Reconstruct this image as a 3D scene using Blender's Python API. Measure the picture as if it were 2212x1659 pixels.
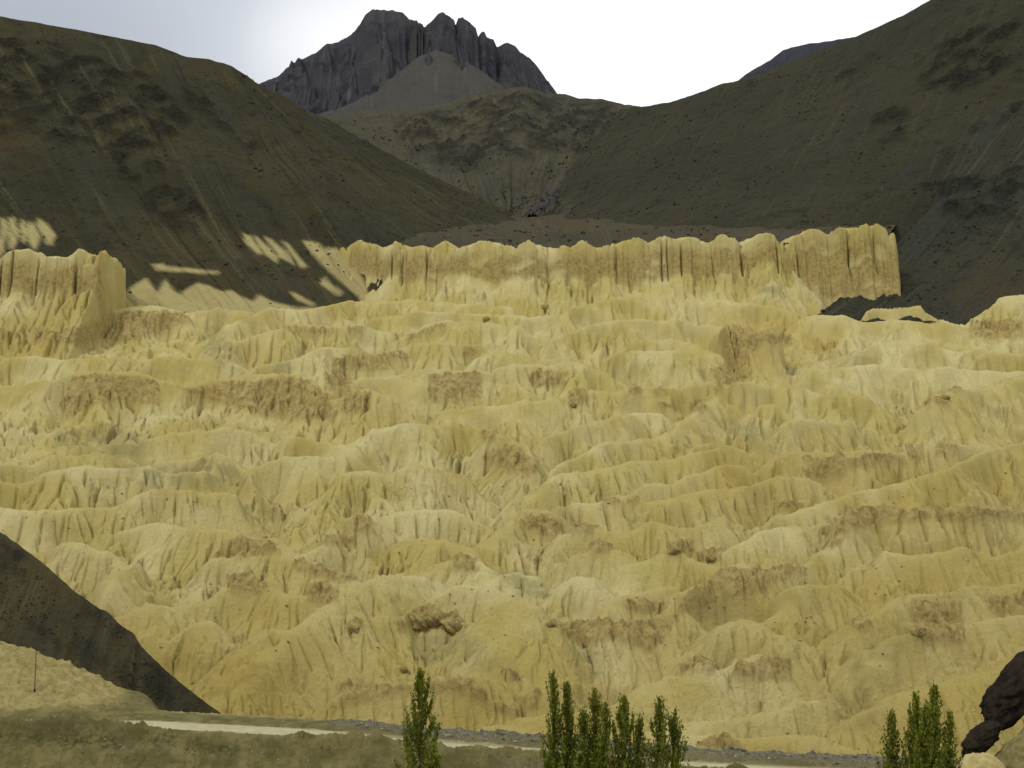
import bpy, math, random, time
import numpy as np
T0 = time.time()
random.seed(7); RNG = np.random.default_rng(11)
for o in list(bpy.data.objects): bpy.data.objects.remove(o)
scene = bpy.context.scene
COL = scene.collection
F32 = np.float32

# ---------------------------------------------------------------- camera
# survey frame: the photograph measured 2212 wide; focal FPX, eye level at row EYE
FPX, EYE, CX, W_, H_ = 3039.0, 1000.0, 1106.0, 2212.0, 1659.0
cd = bpy.data.cameras.new('camera'); cam = bpy.data.objects.new('camera', cd); COL.objects.link(cam)
cd.sensor_width = 36.0; cd.lens = 36.0*FPX/W_
cd.shift_y = (EYE-H_/2)/W_
cd.clip_start = 0.5; cd.clip_end = 20000
cam.location = (0, 0, 0); cam.rotation_euler = (math.radians(90), 0, 0)
scene.camera = cam

# ---------------------------------------------------------------- sky and sun (bright overcast)
SUN_EL, SUN_AZ = math.radians(52), math.radians(232)      # azimuth clockwise from +Y: left and a little behind the viewer
world = bpy.data.worlds.new('World'); scene.world = world; world.use_nodes = True
nt = world.node_tree; nt.nodes.clear()
def wn(t, **kw):
    n = nt.nodes.new(t)
    for k, v in kw.items(): setattr(n, k, v)
    return n
wo = wn('ShaderNodeOutputWorld'); bg = wn('ShaderNodeBackground'); bg.inputs['Strength'].default_value = 0.10
sky = wn('ShaderNodeTexSky', sky_type='NISHITA', sun_disc=False)
sky.sun_elevation = SUN_EL; sky.sun_rotation = SUN_AZ; sky.altitude = 3500; sky.dust_density = 2.0
tc = wn('ShaderNodeTexCoord'); mp = wn('ShaderNodeMapping'); mp.inputs['Scale'].default_value = (1.0, 1.0, 1.6)
mp.inputs['Location'].default_value = (1.89, 2.62, 1.48)
nz = wn('ShaderNodeTexNoise'); nz.inputs['Scale'].default_value = 1.7; nz.inputs['Detail'].default_value = 3; nz.inputs['Roughness'].default_value = 0.36
cr = wn('ShaderNodeValToRGB')
cr.color_ramp.elements[0].position = 0.36; cr.color_ramp.elements[0].color = (4.6, 5.1, 5.8, 1)
cr.color_ramp.elements[1].position = 0.615; cr.color_ramp.elements[1].color = (13.5, 13.5, 13.6, 1)
ce = cr.color_ramp.elements.new(0.50); ce.color = (7.6, 8.0, 8.7, 1)
mx = wn('ShaderNodeMix', data_type='RGBA'); mx.inputs['Factor'].default_value = 0.95
nt.links.new(tc.outputs['Generated'], mp.inputs['Vector']); nt.links.new(mp.outputs['Vector'], nz.inputs['Vector'])
sp = wn('ShaderNodeSeparateXYZ'); nt.links.new(tc.outputs['Generated'], sp.inputs[0])
ma = wn('ShaderNodeMath', operation='MULTIPLY_ADD'); ma.inputs[1].default_value = 0.12   # the cloud thins towards the right
nt.links.new(sp.outputs['X'], ma.inputs[0]); nt.links.new(nz.outputs['Fac'], ma.inputs[2]); nt.links.new(ma.outputs[0], cr.inputs['Fac'])
el = wn('ShaderNodeMapRange'); el.inputs['From Min'].default_value = 0; el.inputs['From Max'].default_value = 1; el.inputs['To Min'].default_value = 0.72; el.inputs['To Max'].default_value = 1.3
nt.links.new(sp.outputs['Z'], el.inputs['Value'])          # an overcast sky is brighter overhead than at the horizon
ml = wn('ShaderNodeVectorMath', operation='SCALE'); nt.links.new(cr.outputs['Color'], ml.inputs[0]); nt.links.new(el.outputs[0], ml.inputs['Scale'])
nt.links.new(sky.outputs['Color'], mx.inputs['A']); nt.links.new(ml.outputs[0], mx.inputs['B'])
nt.links.new(mx.outputs['Result'], bg.inputs['Color']); nt.links.new(bg.outputs['Background'], wo.inputs['Surface'])
sl = bpy.data.lights.new('sun', 'SUN'); sl.energy = 1.5; sl.angle = math.radians(10); sl.color = (1.0, 0.96, 0.88)
so = bpy.data.objects.new('sun', sl); COL.objects.link(so)
so.rotation_euler = (math.radians(90)-SUN_EL, 0, -SUN_AZ+math.pi)
so.location = (-100, -60, 200)
scene.view_settings.view_transform = 'Standard'; scene.view_settings.look = 'None'
scene.view_settings.exposure = 0.0; scene.view_settings.gamma = 1.0; scene.view_settings.use_curve_mapping = False

# ---------------------------------------------------------------- numpy noise toolbox
_perm = np.random.default_rng(5).permutation(256).astype(np.int32); _perm = np.concatenate([_perm, _perm])
_ang = np.random.default_rng(6).random(256)*2*np.pi
_gx = np.cos(_ang).astype(F32); _gy = np.sin(_ang).astype(F32)
_jr = np.random.default_rng(8).random((256, 2)).astype(F32)
def noise(x, y, seed=0):
    x = np.asarray(x, F32)+F32(seed*17.31); y = np.asarray(y, F32)+F32(seed*9.77)
    xi = np.floor(x); yi = np.floor(y); fx = x-xi; fy = y-yi
    xi = xi.astype(np.int32) & 255; yi = yi.astype(np.int32) & 255
    def g(dx, dy):
        k = _perm[_perm[(xi+dx) & 255]+((yi+dy) & 255)]
        return _gx[k]*(fx-dx)+_gy[k]*(fy-dy)
    u = fx*fx*fx*(fx*(fx*6-15)+10); v = fy*fy*fy*(fy*(fy*6-15)+10)
    a = g(0, 0); b = g(1, 0); c = g(0, 1); d = g(1, 1)
    a = a+(b-a)*u; c = c+(d-c)*u
    return (a+(c-a)*v)*F32(1.45)
def fbm(x, y, oc=4, seed=0, gain=0.5):
    s = 0; a = 1.0; t = 0
    for i in range(oc):
        s = s+a*noise(x*(2.03**i), y*(2.03**i), seed+i*3); t += a; a *= gain
    return s/t
def ridged(x, y, oc=4, seed=0, gain=0.5):
    s = 0; a = 1.0; t = 0
    for i in range(oc):
        s = s+a*(1-np.abs(noise(x*(2.1**i), y*(2.1**i), seed+i*3))*1.6); t += a; a *= gain
    return s/t
def sstep(a, b, x):
    t = np.clip((x-a)/(b-a), 0, 1); return t*t*(3-2*t)
def smax(a, b, k):
    h = np.clip(0.5+0.5*(a-b)/k, 0, 1); return b+(a-b)*h+k*h*(1-h)
def gully(x, y, gx, gy, wl, seed):
    """stripes that run down the fall line: returns cos and sin of their phase"""
    px = x/wl; py = y/wl
    m = np.sqrt(gx*gx+gy*gy)+1e-6; dx = -gy/m; dy = gx/m
    ix = np.floor(px).astype(np.int32); iy = np.floor(py).astype(np.int32)
    fx = (px-ix).astype(F32); fy = (py-iy).astype(F32)
    C = np.zeros_like(fx); S = np.zeros_like(fx); Wt = np.full_like(fx, 1e-4)
    for a in (-1, 0, 1):
        for b in (-1, 0, 1):
            k = _perm[(_perm[(ix+a+seed*7) & 255]+((iy+b+seed*13) & 255))]
            vx = fx-a-0.25-0.5*_jr[k, 0]; vy = fy-b-0.25-0.5*_jr[k, 1]
            w = np.exp(-2.6*(vx*vx+vy*vy))
            ph = 6.2832*(vx*dx+vy*dy)
            C += w*np.cos(ph); S += w*np.sin(ph); Wt += w
    n = np.sqrt(C*C+S*S)+1e-4
    # keep a little amplitude variation so that gullies fade in and out
    return C/n, S/n, n/Wt, dx, dy

def inpoly(px, py, poly):
    inside = np.zeros(px.shape, bool); n = len(poly)
    for i in range(n):
        x1, y1 = poly[i]; x2, y2 = poly[(i+1) % n]
        if y1 == y2: continue
        c = ((y1 > py) != (y2 > py)) & (px < (x2-x1)*(py-y1)/(y2-y1)+x1)
        inside ^= c
    return inside
def polydist(px, py, poly):
    d = np.full(px.shape, 1e9, F32); n = len(poly)
    for i in range(n):
        x1, y1 = poly[i]; x2, y2 = poly[(i+1) % n]
        ex = x2-x1; ey = y2-y1; L = ex*ex+ey*ey+1e-6
        t = np.clip(((px-x1)*ex+(py-y1)*ey)/L, 0, 1)
        d = np.minimum(d, np.hypot(px-x1-t*ex, py-y1-t*ey))
    return d
def softpoly(px, py, poly, soft=5):
    xs = [p[0] for p in poly]; ys = [p[1] for p in poly]
    out = np.zeros(px.shape, F32)
    sel = (px > min(xs)-2*soft) & (px < max(xs)+2*soft) & (py > min(ys)-2*soft) & (py < max(ys)+2*soft)
    if not sel.any(): return out
    a = px[sel]; b = py[sel]
    d = polydist(a, b, poly); s = np.where(inpoly(a, b, poly), d, -d)
    out[sel] = sstep(-soft, soft, s)
    return out

def world_pt(px, py, Y): return ((px-CX)/FPX*Y, Y, (EYE-py)/FPX*Y)

# ---------------------------------------------------------------- mesh helpers
def tag(o, label=None, cat=None, group=None, kind=None):
    if label: o['label'] = label
    if cat: o['category'] = cat
    if group: o['group'] = group
    if kind: o['kind'] = kind
    return o
def grid_mesh(name, X, Y, Z, mat, attrs=None, uv=None, smooth=True, flip=False):
    n, m = X.shape
    me = bpy.data.meshes.new(name)
    co = np.stack([X, Y, Z], -1).reshape(-1, 3).astype(F32)
    idx = np.arange(n*m, dtype=np.int32).reshape(n, m)
    q = np.stack([idx[:-1, :-1], idx[1:, :-1], idx[1:, 1:], idx[:-1, 1:]], -1).reshape(-1, 4)
    if flip: q = q[:, ::-1]
    nf = len(q)
    me.vertices.add(n*m); me.vertices.foreach_set('co', co.ravel())
    me.loops.add(nf*4); me.loops.foreach_set('vertex_index', np.ascontiguousarray(q).ravel())
    me.polygons.add(nf); me.polygons.foreach_set('loop_start', np.arange(0, nf*4, 4, dtype=np.int32))
    me.polygons.foreach_set('use_smooth', np.full(nf, smooth))
    me.update(calc_edges=True)
    for k, v in (attrs or {}).items():
        a = me.attributes.new(k, 'FLOAT', 'POINT'); a.data.foreach_set('value', np.ascontiguousarray(v, F32).ravel())
    if uv is not None:
        a = me.attributes.new('flow', 'FLOAT_VECTOR', 'POINT')
        z = np.zeros_like(uv[0]); a.data.foreach_set('vector', np.stack([uv[0], uv[1], z], -1).astype(F32).ravel())
    me.materials.append(mat)
    o = bpy.data.objects.new(name, me); COL.objects.link(o)
    return o
def tri_mesh(name, co, faces, mat, parent=None, smooth=False, attrs=None):
    """faces: (n,3) or (n,4) array"""
    co = np.asarray(co, F32); faces = np.asarray(faces, np.int32); k = faces.shape[1]; nf = len(faces)
    me = bpy.data.meshes.new(name)
    me.vertices.add(len(co)); me.vertices.foreach_set('co', co.ravel())
    me.loops.add(nf*k); me.loops.foreach_set('vertex_index', faces.ravel())
    me.polygons.add(nf); me.polygons.foreach_set('loop_start', np.arange(0, nf*k, k, dtype=np.int32))
    me.polygons.foreach_set('use_smooth', np.full(nf, smooth))
    me.update(calc_edges=True)
    for kk, v in (attrs or {}).items():
        a = me.attributes.new(kk, 'FLOAT', 'POINT'); a.data.foreach_set('value', np.ascontiguousarray(v, F32).ravel())
    me.materials.append(mat)
    o = bpy.data.objects.new(name, me); COL.objects.link(o); o.parent = parent
    return o

# ---------------------------------------------------------------- materials
class NT:
    def __init__(s, name, rough=0.95, spec=0.1):
        s.m = bpy.data.materials.new(name); s.m.use_nodes = True; s.t = s.m.node_tree; s.t.nodes.clear()
        s.out = s.t.nodes.new('ShaderNodeOutputMaterial'); s.b = s.t.nodes.new('ShaderNodeBsdfPrincipled')
        s.b.inputs['Roughness'].default_value = rough; s.b.inputs['Specular IOR Level'].default_value = spec
        s.t.links.new(s.b.outputs[0], s.out.inputs['Surface'])
        s.geo = s.t.nodes.new('ShaderNodeNewGeometry').outputs['Position']
    def attr(s, n, vec=False):
        a = s.t.nodes.new('ShaderNodeAttribute'); a.attribute_name = n; return a.outputs['Vector' if vec else 'Fac']
    def vec(s, src, scale, loc=(0, 0, 0)):
        m = s.t.nodes.new('ShaderNodeMapping'); m.inputs['Scale'].default_value = scale; m.inputs['Location'].default_value = loc
        s.t.links.new(src, m.inputs['Vector']); return m.outputs[0]
    def noise(s, v, scale, detail=4, rough=0.55, dist=0):
        n = s.t.nodes.new('ShaderNodeTexNoise'); n.inputs['Scale'].default_value = scale; n.inputs['Detail'].default_value = detail
        n.inputs['Roughness'].default_value = rough; n.inputs['Distortion'].default_value = dist
        s.t.links.new(v, n.inputs['Vector']); return n.outputs['Fac']
    def ramp(s, f, a, b, lo=0.0, hi=1.0):
        n = s.t.nodes.new('ShaderNodeMapRange'); n.interpolation_type = 'SMOOTHSTEP'
        n.inputs['From Min'].default_value = a; n.inputs['From Max'].default_value = b
        n.inputs['To Min'].default_value = lo; n.inputs['To Max'].default_value = hi
        s.t.links.new(f, n.inputs['Value']); return n.outputs[0]
    def math(s, op, a, b):
        n = s.t.nodes.new('ShaderNodeMath'); n.operation = op
        for i, v in enumerate((a, b)):
            if isinstance(v, (int, float)): n.inputs[i].default_value = v
            else: s.t.links.new(v, n.inputs[i])
        return n.outputs[0]
    def mix(s, f, a, b, blend='MIX'):
        n = s.t.nodes.new('ShaderNodeMix'); n.data_type = 'RGBA'; n.blend_type = blend
        for k, v in (('Factor', f), ('A', a), ('B', b)):
            if isinstance(v, (int, float)): n.inputs[k].default_value = v
            elif isinstance(v, tuple): n.inputs[k].default_value = (*v, 1)
            else: s.t.links.new(v, n.inputs[k])
        return n.outputs['Result']
    def bump(s, h, dist, strength=1.0):
        n = s.t.nodes.new('ShaderNodeBump'); n.inputs['Distance'].default_value = dist; n.inputs['Strength'].default_value = strength
        s.t.links.new(h, n.inputs['Height']); s.t.links.new(n.outputs[0], s.b.inputs['Normal'])
    def color(s, c): s.t.links.new(c, s.b.inputs['Base Color'])

def mat_badlands():
    M = NT('silt_badlands')
    p = M.geo
    n1 = M.noise(p, 0.035, 5, 0.55); n2 = M.noise(p, 0.22, 5, 0.6); n3 = M.noise(p, 1.3, 4, 0.65); n4 = M.noise(p, 0.011, 3, 0.5)
    c = M.mix(M.ramp(n1, 0.38, 0.62), (0.455, 0.372, 0.124), (0.545, 0.468, 0.215))
    c = M.mix(M.ramp(n4, 0.45, 0.65, 0, 0.5), c, (0.425, 0.325, 0.090))
    c = M.mix(M.ramp(n2, 0.52, 0.74, 0, 0.55), c, (0.42, 0.370, 0.146))
    c = M.mix(M.ramp(n3, 0.53, 0.72, 0, 0.55), c, (0.31, 0.235, 0.062))
    c = M.mix(M.ramp(M.noise(p, 0.55, 6, 0.75), 0.60, 0.70, 0, 0.55), c, (0.255, 0.185, 0.062))
    c = M.mix(M.math('MULTIPLY', M.attr('grey'), M.ramp(n2, 0.35, 0.6, 0.15, 0.85)), c, (0.27, 0.24, 0.102))
    c = M.mix(M.attr('ochre'), c, (0.365, 0.268, 0.066))
    rough = M.noise(p, 0.5, 6, 0.72)
    crust = M.mix(M.ramp(rough, 0.34, 0.62), (0.225, 0.155, 0.052), (0.415, 0.312, 0.112))
    crust = M.mix(M.ramp(M.noise(M.vec(p, (1.0, 0.9, 0.8), (3, 1, 2)), 1.0, 5, 0.75), 0.57, 0.68, 0, 0.75), crust, (0.100, 0.072, 0.026))
    c = M.mix(M.attr('crust'), c, crust)
    c = M.mix(M.attr('dark'), c, (0.085, 0.078, 0.050))
    M.color(c)
    M.bump(M.math('ADD', M.noise(p, 0.8, 7, 0.75), M.math('MULTIPLY', M.noise(p, 2.6, 4, 0.7), 0.45)), 0.9, 0.9)
    return M.m
def mat_hill(name, base, warm, grey, dark, streak=0.5, speck=0.6, pale=(0.36, 0.30, 0.125), s1=1.0, bump=1.5):
    M = NT(name)
    p = M.geo; fl = M.attr('flow', True)
    st = M.noise(M.vec(fl, (0.055/s1, 0.0045/s1, 1)), 1.0, 6, 0.62)
    st2 = M.noise(M.vec(fl, (0.15/s1, 0.0035/s1, 1), (5, 3, 0)), 1.0, 5, 0.62)
    n1 = M.noise(p, 0.007/s1, 4, 0.55); n2 = M.noise(p, 0.05/s1, 5, 0.65); n3 = M.noise(p, 0.28/s1, 4, 0.7)
    c = M.mix(M.ramp(n1, 0.36, 0.64), base, warm)
    c = M.mix(M.ramp(st, 0.45, 0.68, 0, streak), c, grey)
    c = M.mix(M.ramp(st2, 0.55, 0.72, 0, streak*0.8), c, tuple(min(1, v*2.1) for v in warm))
    c = M.mix(M.ramp(st2, 0.46, 0.30, 0, streak), c, tuple(v*0.62 for v in base))
    c = M.mix(M.ramp(n2, 0.54, 0.70, 0, 0.5), c, dark)
    c = M.mix(M.ramp(n3, 0.56, 0.67, 0, speck*1.3), c, dark)
    c = M.mix(M.math('MULTIPLY', M.attr('crag'), M.ramp(n3, 0.3, 0.6, 0.35, 1.0)), c, dark)
    c = M.mix(M.math('MULTIPLY', M.attr('rust'), 0.7), c, (0.075, 0.046, 0.018))
    c = M.mix(M.attr('violet'), c, (0.056, 0.047, 0.044))
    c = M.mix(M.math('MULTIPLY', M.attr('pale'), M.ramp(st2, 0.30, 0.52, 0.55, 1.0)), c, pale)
    M.color(c)
    M.bump(M.math('ADD', M.noise(p, 0.14/s1, 6, 0.7), M.math('MULTIPLY', n3, 0.5)), bump*s1*1.5, 1.0)
    return M.m
def mat_simple(name, a, b, scale, speck=None, bump=0.1, rough=0.9):
    M = NT(name, rough)
    p = M.geo
    c = M.mix(M.ramp(M.noise(p, scale, 5, 0.6), 0.35, 0.65), a, b)
    if speck: c = M.mix(M.ramp(M.noise(p, scale*7, 3, 0.7), 0.55, 0.72, 0, 0.8), c, speck)
    M.color(c); M.bump(M.noise(p, scale*4, 5, 0.7), bump, 0.8)
    return M.m
MAT_BAD = mat_badlands()

# ================================================================ BADLANDS
PA, PB = 134.8, 0.2682                     # mean basin floor rises as Z = -PA + PB*Y
def plane_Y(py): return PA/(PB-(EYE-py)/FPX)
RIDGES = []
def ridge(pts, sf=0.92, sb=0.75, r=1.6, keep=0.22, Y=None, dz=0.0):
    pts = np.array(pts, float)
    Yn = plane_Y(pts[:, 1])
    if Y is None:
        if len(pts) > 2 and np.ptp(pts[:, 0]) > 25:
            A = np.polyfit(pts[:, 0], Yn, 1); Yl = np.polyval(A, pts[:, 0])
        else: Yl = Yn
        Yc = Yl+(Yn-Yl)*keep
    else: Yc = np.full(len(pts), float(Y)) if np.isscalar(Y) else np.array(Y, float)
    X = (pts[:, 0]-CX)/FPX*Yc; Z = (EYE-pts[:, 1])/FPX*Yc+dz
    RIDGES.append((X, Yc, Z, sf, sb, r))
for p in [
 [(0,699),(46,684),(77,689),(123,701),(185,692),(231,674),(278,666),(339,662),(401,674),(412,692)],
 [(240,672),(300,660),(409,677),(463,666),(548,674)],
 [(482,720),(513,693),(548,677),(602,664),(656,668),(718,658),(764,650),(822,647)],
 [(471,739),(517,735),(540,724),(617,710),(694,703),(772,703),(849,720)],
 [(-150,765),(0,770),(77,770),(139,776),(231,770),(309,776),(401,770),(463,778),(502,780),(540,801)],
 [(540,807),(571,789),(625,778),(679,758),(725,747),(764,747),(802,766),(853,758),(899,745)],
 [(-180,850),(0,834),(69,824),(127,820),(174,807),(216,801),(278,803),(324,812),(363,820),(409,834),(482,820),(579,807),(637,807),(664,816),(687,843)],
 [(694,847),(725,836),(764,824),(791,816),(829,812),(876,807)],
 [(714,862),(756,839),(795,836),(818,851),(853,863)],
 [(216,963),(293,959),(370,940),(417,932),(486,924),(517,932),(579,959)],
 [(617,944),(675,952),(733,955),(772,963)],
 [(347,998),(424,994),(463,976),(494,986),(532,1013)],
 [(-120,1010),(0,1000),(69,1005),(116,986),(170,982),(208,975),(260,985)],
 [(-140,1050),(0,1040),(46,1044),(96,1021),(185,1005),(216,1013),(270,1013),(332,1005),(386,1025),(444,1017)],
 [(540,1013),(625,990),(675,986),(733,982),(772,998)],
 [(702,1059),(744,1025),(798,1017),(845,1025),(899,1005),(953,1013),(1000,1030)],
 [(814,654),(883,643),(953,652),(1030,658),(1090,664)],
 [(798,693),(845,681),(899,674),(953,674),(1014,677),(1069,677),(1146,685),(1184,677)],
 [(879,724),(914,704),(960,695),(1014,693),(1069,699),(1115,708),(1146,728)],
 [(1196,735),(1230,720),(1285,697),(1331,691),(1400,691),(1454,689),(1493,697),(1536,703),(1560,705)],
 [(1230,666),(1254,658),(1315,649),(1373,637),(1416,652),(1454,643),(1508,631)],
 [(1474,620),(1532,600),(1582,593),(1621,606),(1660,610),(1698,620),(1729,635),(1756,658)],
 [(1486,658),(1552,647),(1598,654),(1667,662),(1729,677)],
 [(860,755),(899,745),(953,741),(1022,745),(1030,759)],
 [(1030,762),(1080,757),(1126,766),(1169,778),(1230,770)],
 [(876,807),(906,799),(960,797),(1030,801),(1069,809),(1088,793),(1138,784),(1177,789),(1223,782),(1261,786),(1315,803)],
 [(1338,765),(1377,757),(1439,757),(1485,762),(1512,770)],
 [(1359,747),(1405,733),(1467,735),(1513,755),(1544,766)],
 [(960,886),(1022,876),(1099,876),(1138,859),(1165,866),(1223,855),(1254,841),(1285,839),(1315,847),(1377,837),(1416,836),(1454,841),(1536,824)],
 [(771,947),(798,928),(852,915),(899,913),(945,917),(984,913),(1014,924),(1045,932)],
 [(1045,940),(1069,936),(1095,944),(1119,958),(1135,985),(1146,1010)],
 [(1165,959),(1223,924),(1285,909),(1338,901),(1377,890),(1416,893)],
 [(1204,1013),(1238,990),(1285,967),(1338,959),(1397,947),(1454,940)],
 [(1138,1063),(1169,1044),(1215,1025),(1261,1021),(1319,1005),(1369,994),(1435,998),(1493,982),(1536,967)],
 [(1737,689),(1768,679),(1822,683),(1868,693),(1937,693),(1984,693),(2030,697),(2100,715),(2212,720),(2400,730)],
 [(1875,674),(1899,666),(1953,666),(1976,660),(1999,677)],
 [(1860,755),(1906,735),(1953,733),(2014,741),(2076,758),(2130,758),(2212,766),(2350,770)],
 [(1686,812),(1744,797),(1798,797),(1845,795),(1899,785),(1930,793),(1991,797),(2045,797),(2212,801),(2350,800)],
 [(1551,851),(1575,836),(1613,826),(1652,836),(1698,832),(1729,839),(1775,851),(1806,851),(1860,855)],
 [(1455,932),(1490,909),(1521,882),(1551,851)],
 [(1606,893),(1636,874),(1667,874),(1706,905)],
 [(1991,890),(2038,859),(2076,847),(2130,836),(2169,824),(2212,812),(2330,800)],
 [(1648,959),(1690,920),(1725,905),(1768,909),(1806,913),(1837,905),(1876,928)],
 [(1482,967),(1528,955),(1575,963),(1610,970)],
 [(1660,1005),(1690,982),(1721,973),(1768,975),(1841,975),(1876,978),(1914,982),(1953,978)],
 [(1960,972),(1984,959),(2014,971),(2076,959),(2130,959)],
 [(1683,1112),(1725,1100),(1768,1085),(1822,1073),(1879,1060),(1914,1048),(1984,1029),(2038,1017),(2092,994),(2150,971),(2212,963),(2400,940)],
 [(1405,1043),(1455,1044),(1486,1029),(1551,1005),(1606,1002)],
 [(1482,1067),(1590,1052),(1667,1029),(1744,1036)],
 [(-160,1080),(0,1088),(77,1100),(154,1100),(231,1096),(278,1081),(332,1061),(386,1056),(417,1052),(448,1061),(498,1069)],
 [(247,1150),(301,1135),(347,1129),(401,1139),(440,1135),(486,1146),(525,1158),(571,1162),(625,1189),(656,1212)],
 [(656,1196),(694,1173),(733,1146),(756,1119),(787,1112),(810,1123),(830,1150)],
 [(463,1208),(540,1204),(602,1193),(633,1216),(679,1227),(733,1239),(772,1258)],
 [(482,1272),(532,1281),(579,1270),(617,1285),(694,1285)],
 [(220,1297),(247,1250),(262,1235),(290,1220)],
 [(100,1190),(160,1170),(220,1190),(262,1235)],
 [(320,1366),(370,1381),(424,1347),(463,1343)],
 [(270,1330),(330,1300),(380,1310),(420,1300)],
 [(829,1127),(852,1112),(891,1102),(930,1098),(960,1102),(1007,1112),(1038,1131),(1069,1146)],
 [(1042,1177),(1069,1154),(1095,1127),(1130,1104),(1161,1100),(1192,1112),(1215,1135)],
 [(1192,1073),(1238,1085),(1281,1085),(1338,1077),(1397,1085),(1454,1077),(1536,1065)],
 [(876,1166),(922,1158),(968,1166),(1011,1193)],
 [(968,1212),(1003,1198),(1030,1212),(1070,1235)],
 [(960,1281),(984,1266),(1014,1262),(1053,1270),(1084,1281),(1107,1293)],
 [(1061,1250),(1107,1235),(1146,1247)],
 [(1196,1281),(1238,1247),(1269,1250),(1300,1289)],
 [(1300,1351),(1331,1304),(1354,1285),(1377,1277),(1439,1266)],
 [(1215,1160),(1285,1140),(1350,1150),(1420,1130),(1490,1140),(1560,1120)],
 [(1250,1200),(1310,1180),(1374,1200)],
 [(1374,1220),(1420,1204),(1459,1196),(1497,1212),(1540,1225)],
 [(1580,1180),(1640,1150),(1720,1140),(1790,1130)],
 ]: ridge(p)
ridge([(2085,708),(2130,668),(2169,643),(2212,636),(2400,630)], Y=812, r=4)
ridge([(2010,700),(2040,690),(2070,700)], Y=815, r=3)
for p in [
 [(451,1513),(501,1451),(579,1405),(617,1370),(664,1347),(714,1308),(752,1274),(791,1258),(829,1249),(860,1241),(906,1247),(930,1258),(960,1281)],
 [(494,1416),(532,1389),(571,1358),(633,1362)],
 [(1045,1343),(1084,1312),(1115,1297),(1146,1295),(1165,1304),(1184,1328),(1200,1355),(1230,1405)],
 [(930,1455),(976,1443),(1014,1447),(1053,1447),(1084,1455),(1119,1478)],
 [(683,1547),(714,1520),(744,1497),(783,1493),(837,1497),(876,1482),(930,1474),(976,1478),(1022,1463),(1053,1497),(1076,1524),(1107,1528),(1146,1493),(1176,1482)],
 [(1377,1478),(1416,1459),(1474,1455),(1536,1439)],
 [(1463,1328),(1470,1289),(1513,1266),(1551,1251),(1575,1231),(1602,1223),(1629,1229),(1648,1235),(1679,1231),(1702,1220),(1721,1227),(1748,1223),(1768,1204),(1802,1173),(1825,1146),(1829,1110)],
 [(1660,1312),(1706,1270),(1744,1258),(1800,1262)],
 [(1829,1100),(1876,1096),(1906,1108),(1960,1102),(2014,1104),(2072,1096),(2092,1092),(2130,1104),(2212,1104),(2380,1100)],
 [(1860,1227),(1899,1189),(1960,1200),(2038,1189),(2092,1185),(2142,1204),(2212,1190)],
 [(1820,1420),(1860,1339),(1899,1316),(1960,1293),(2014,1285),(2053,1270),(2092,1266),(2150,1266),(2212,1254),(2350,1240)],
 [(1544,1358),(1598,1339),(1644,1343),(1686,1366)],
 [(1586,1443),(1606,1424),(1636,1416),(1690,1420),(1706,1440)],
 [(1513,1567),(1575,1555),(1652,1547),(1706,1532),(1783,1521)],
 [(1486,1601),(1544,1590),(1629,1594),(1690,1597),(1744,1597),(1783,1601),(1822,1615)],
 [(1850,1560),(1920,1520),(2038,1478),(2092,1463),(2130,1451),(2169,1424),(2230,1400),(2350,1380)],
 [(1880,1400),(1960,1370),(2050,1360),(2150,1340),(2260,1330)],
 [(1120,1560),(1200,1540),(1300,1530),(1400,1540)],
 [(1050,1575),(1140,1585),(1240,1580),(1340,1585),(1420,1590)],
 ]: ridge(p, sf=0.92, sb=0.75, r=2.2)

def ridge_field(X, Y, want_crest=False):
    """smooth union of all ridges over points X,Y (ncol,nrow); also how far each point lies from its crest"""
    h = np.full(X.shape, -400.0, F32); cd_ = np.full(X.shape, 60.0, F32)
    base = -PA+PB*Y
    cu = X[:, 0]/Y[:, 0]
    for (rx, ry, rz, sf, sb, r) in RIDGES:
        R = 58.0
        ur = rx/ry
        c = np.where((cu > ur.min()-R/ry.min()) & (cu < ur.max()+R/ry.min()))[0]
        if len(c) == 0: continue
        c0, c1 = c[0], c[-1]+1
        Yb = Y[c0:c1]
        rows = np.where(((Yb > ry.min()-R) & (Yb < ry.max()+R)).any(0))[0]
        if len(rows) == 0: continue
        r0, r1 = rows[0], rows[-1]+1
        xs = X[c0:c1, r0:r1]; ys = Y[c0:c1, r0:r1]
        best = np.full(xs.shape, -400.0, F32); bd = np.full(xs.shape, 99.0, F32)
        for i in range(len(rx)-1):
            ex = rx[i+1]-rx[i]; ey = ry[i+1]-ry[i]; L = ex*ex+ey*ey+1e-6
            t = np.clip(((xs-rx[i])*ex+(ys-ry[i])*ey)/L, 0, 1)
            ddx = xs-rx[i]-t*ex; ddy = ys-ry[i]-t*ey
            d = np.sqrt(ddx*ddx+ddy*ddy)
            s = sf+(sb-sf)*sstep(-0.4, 0.4, ddy/(d+1e-3))
            z = rz[i]+t*(rz[i+1]-rz[i])-s*(np.sqrt(d*d+r*r)-r)+0.0040*np.minimum(d, 45)**2
            bd = np.where(z > best, d, bd); best = np.maximum(best, z)
        hb = h[c0:c1, r0:r1]
        cd_[c0:c1, r0:r1] = np.where(best > hb, bd, cd_[c0:c1, r0:r1])
        h[c0:c1, r0:r1] = smax(best, hb, 1.6)
    return h, cd_

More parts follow.
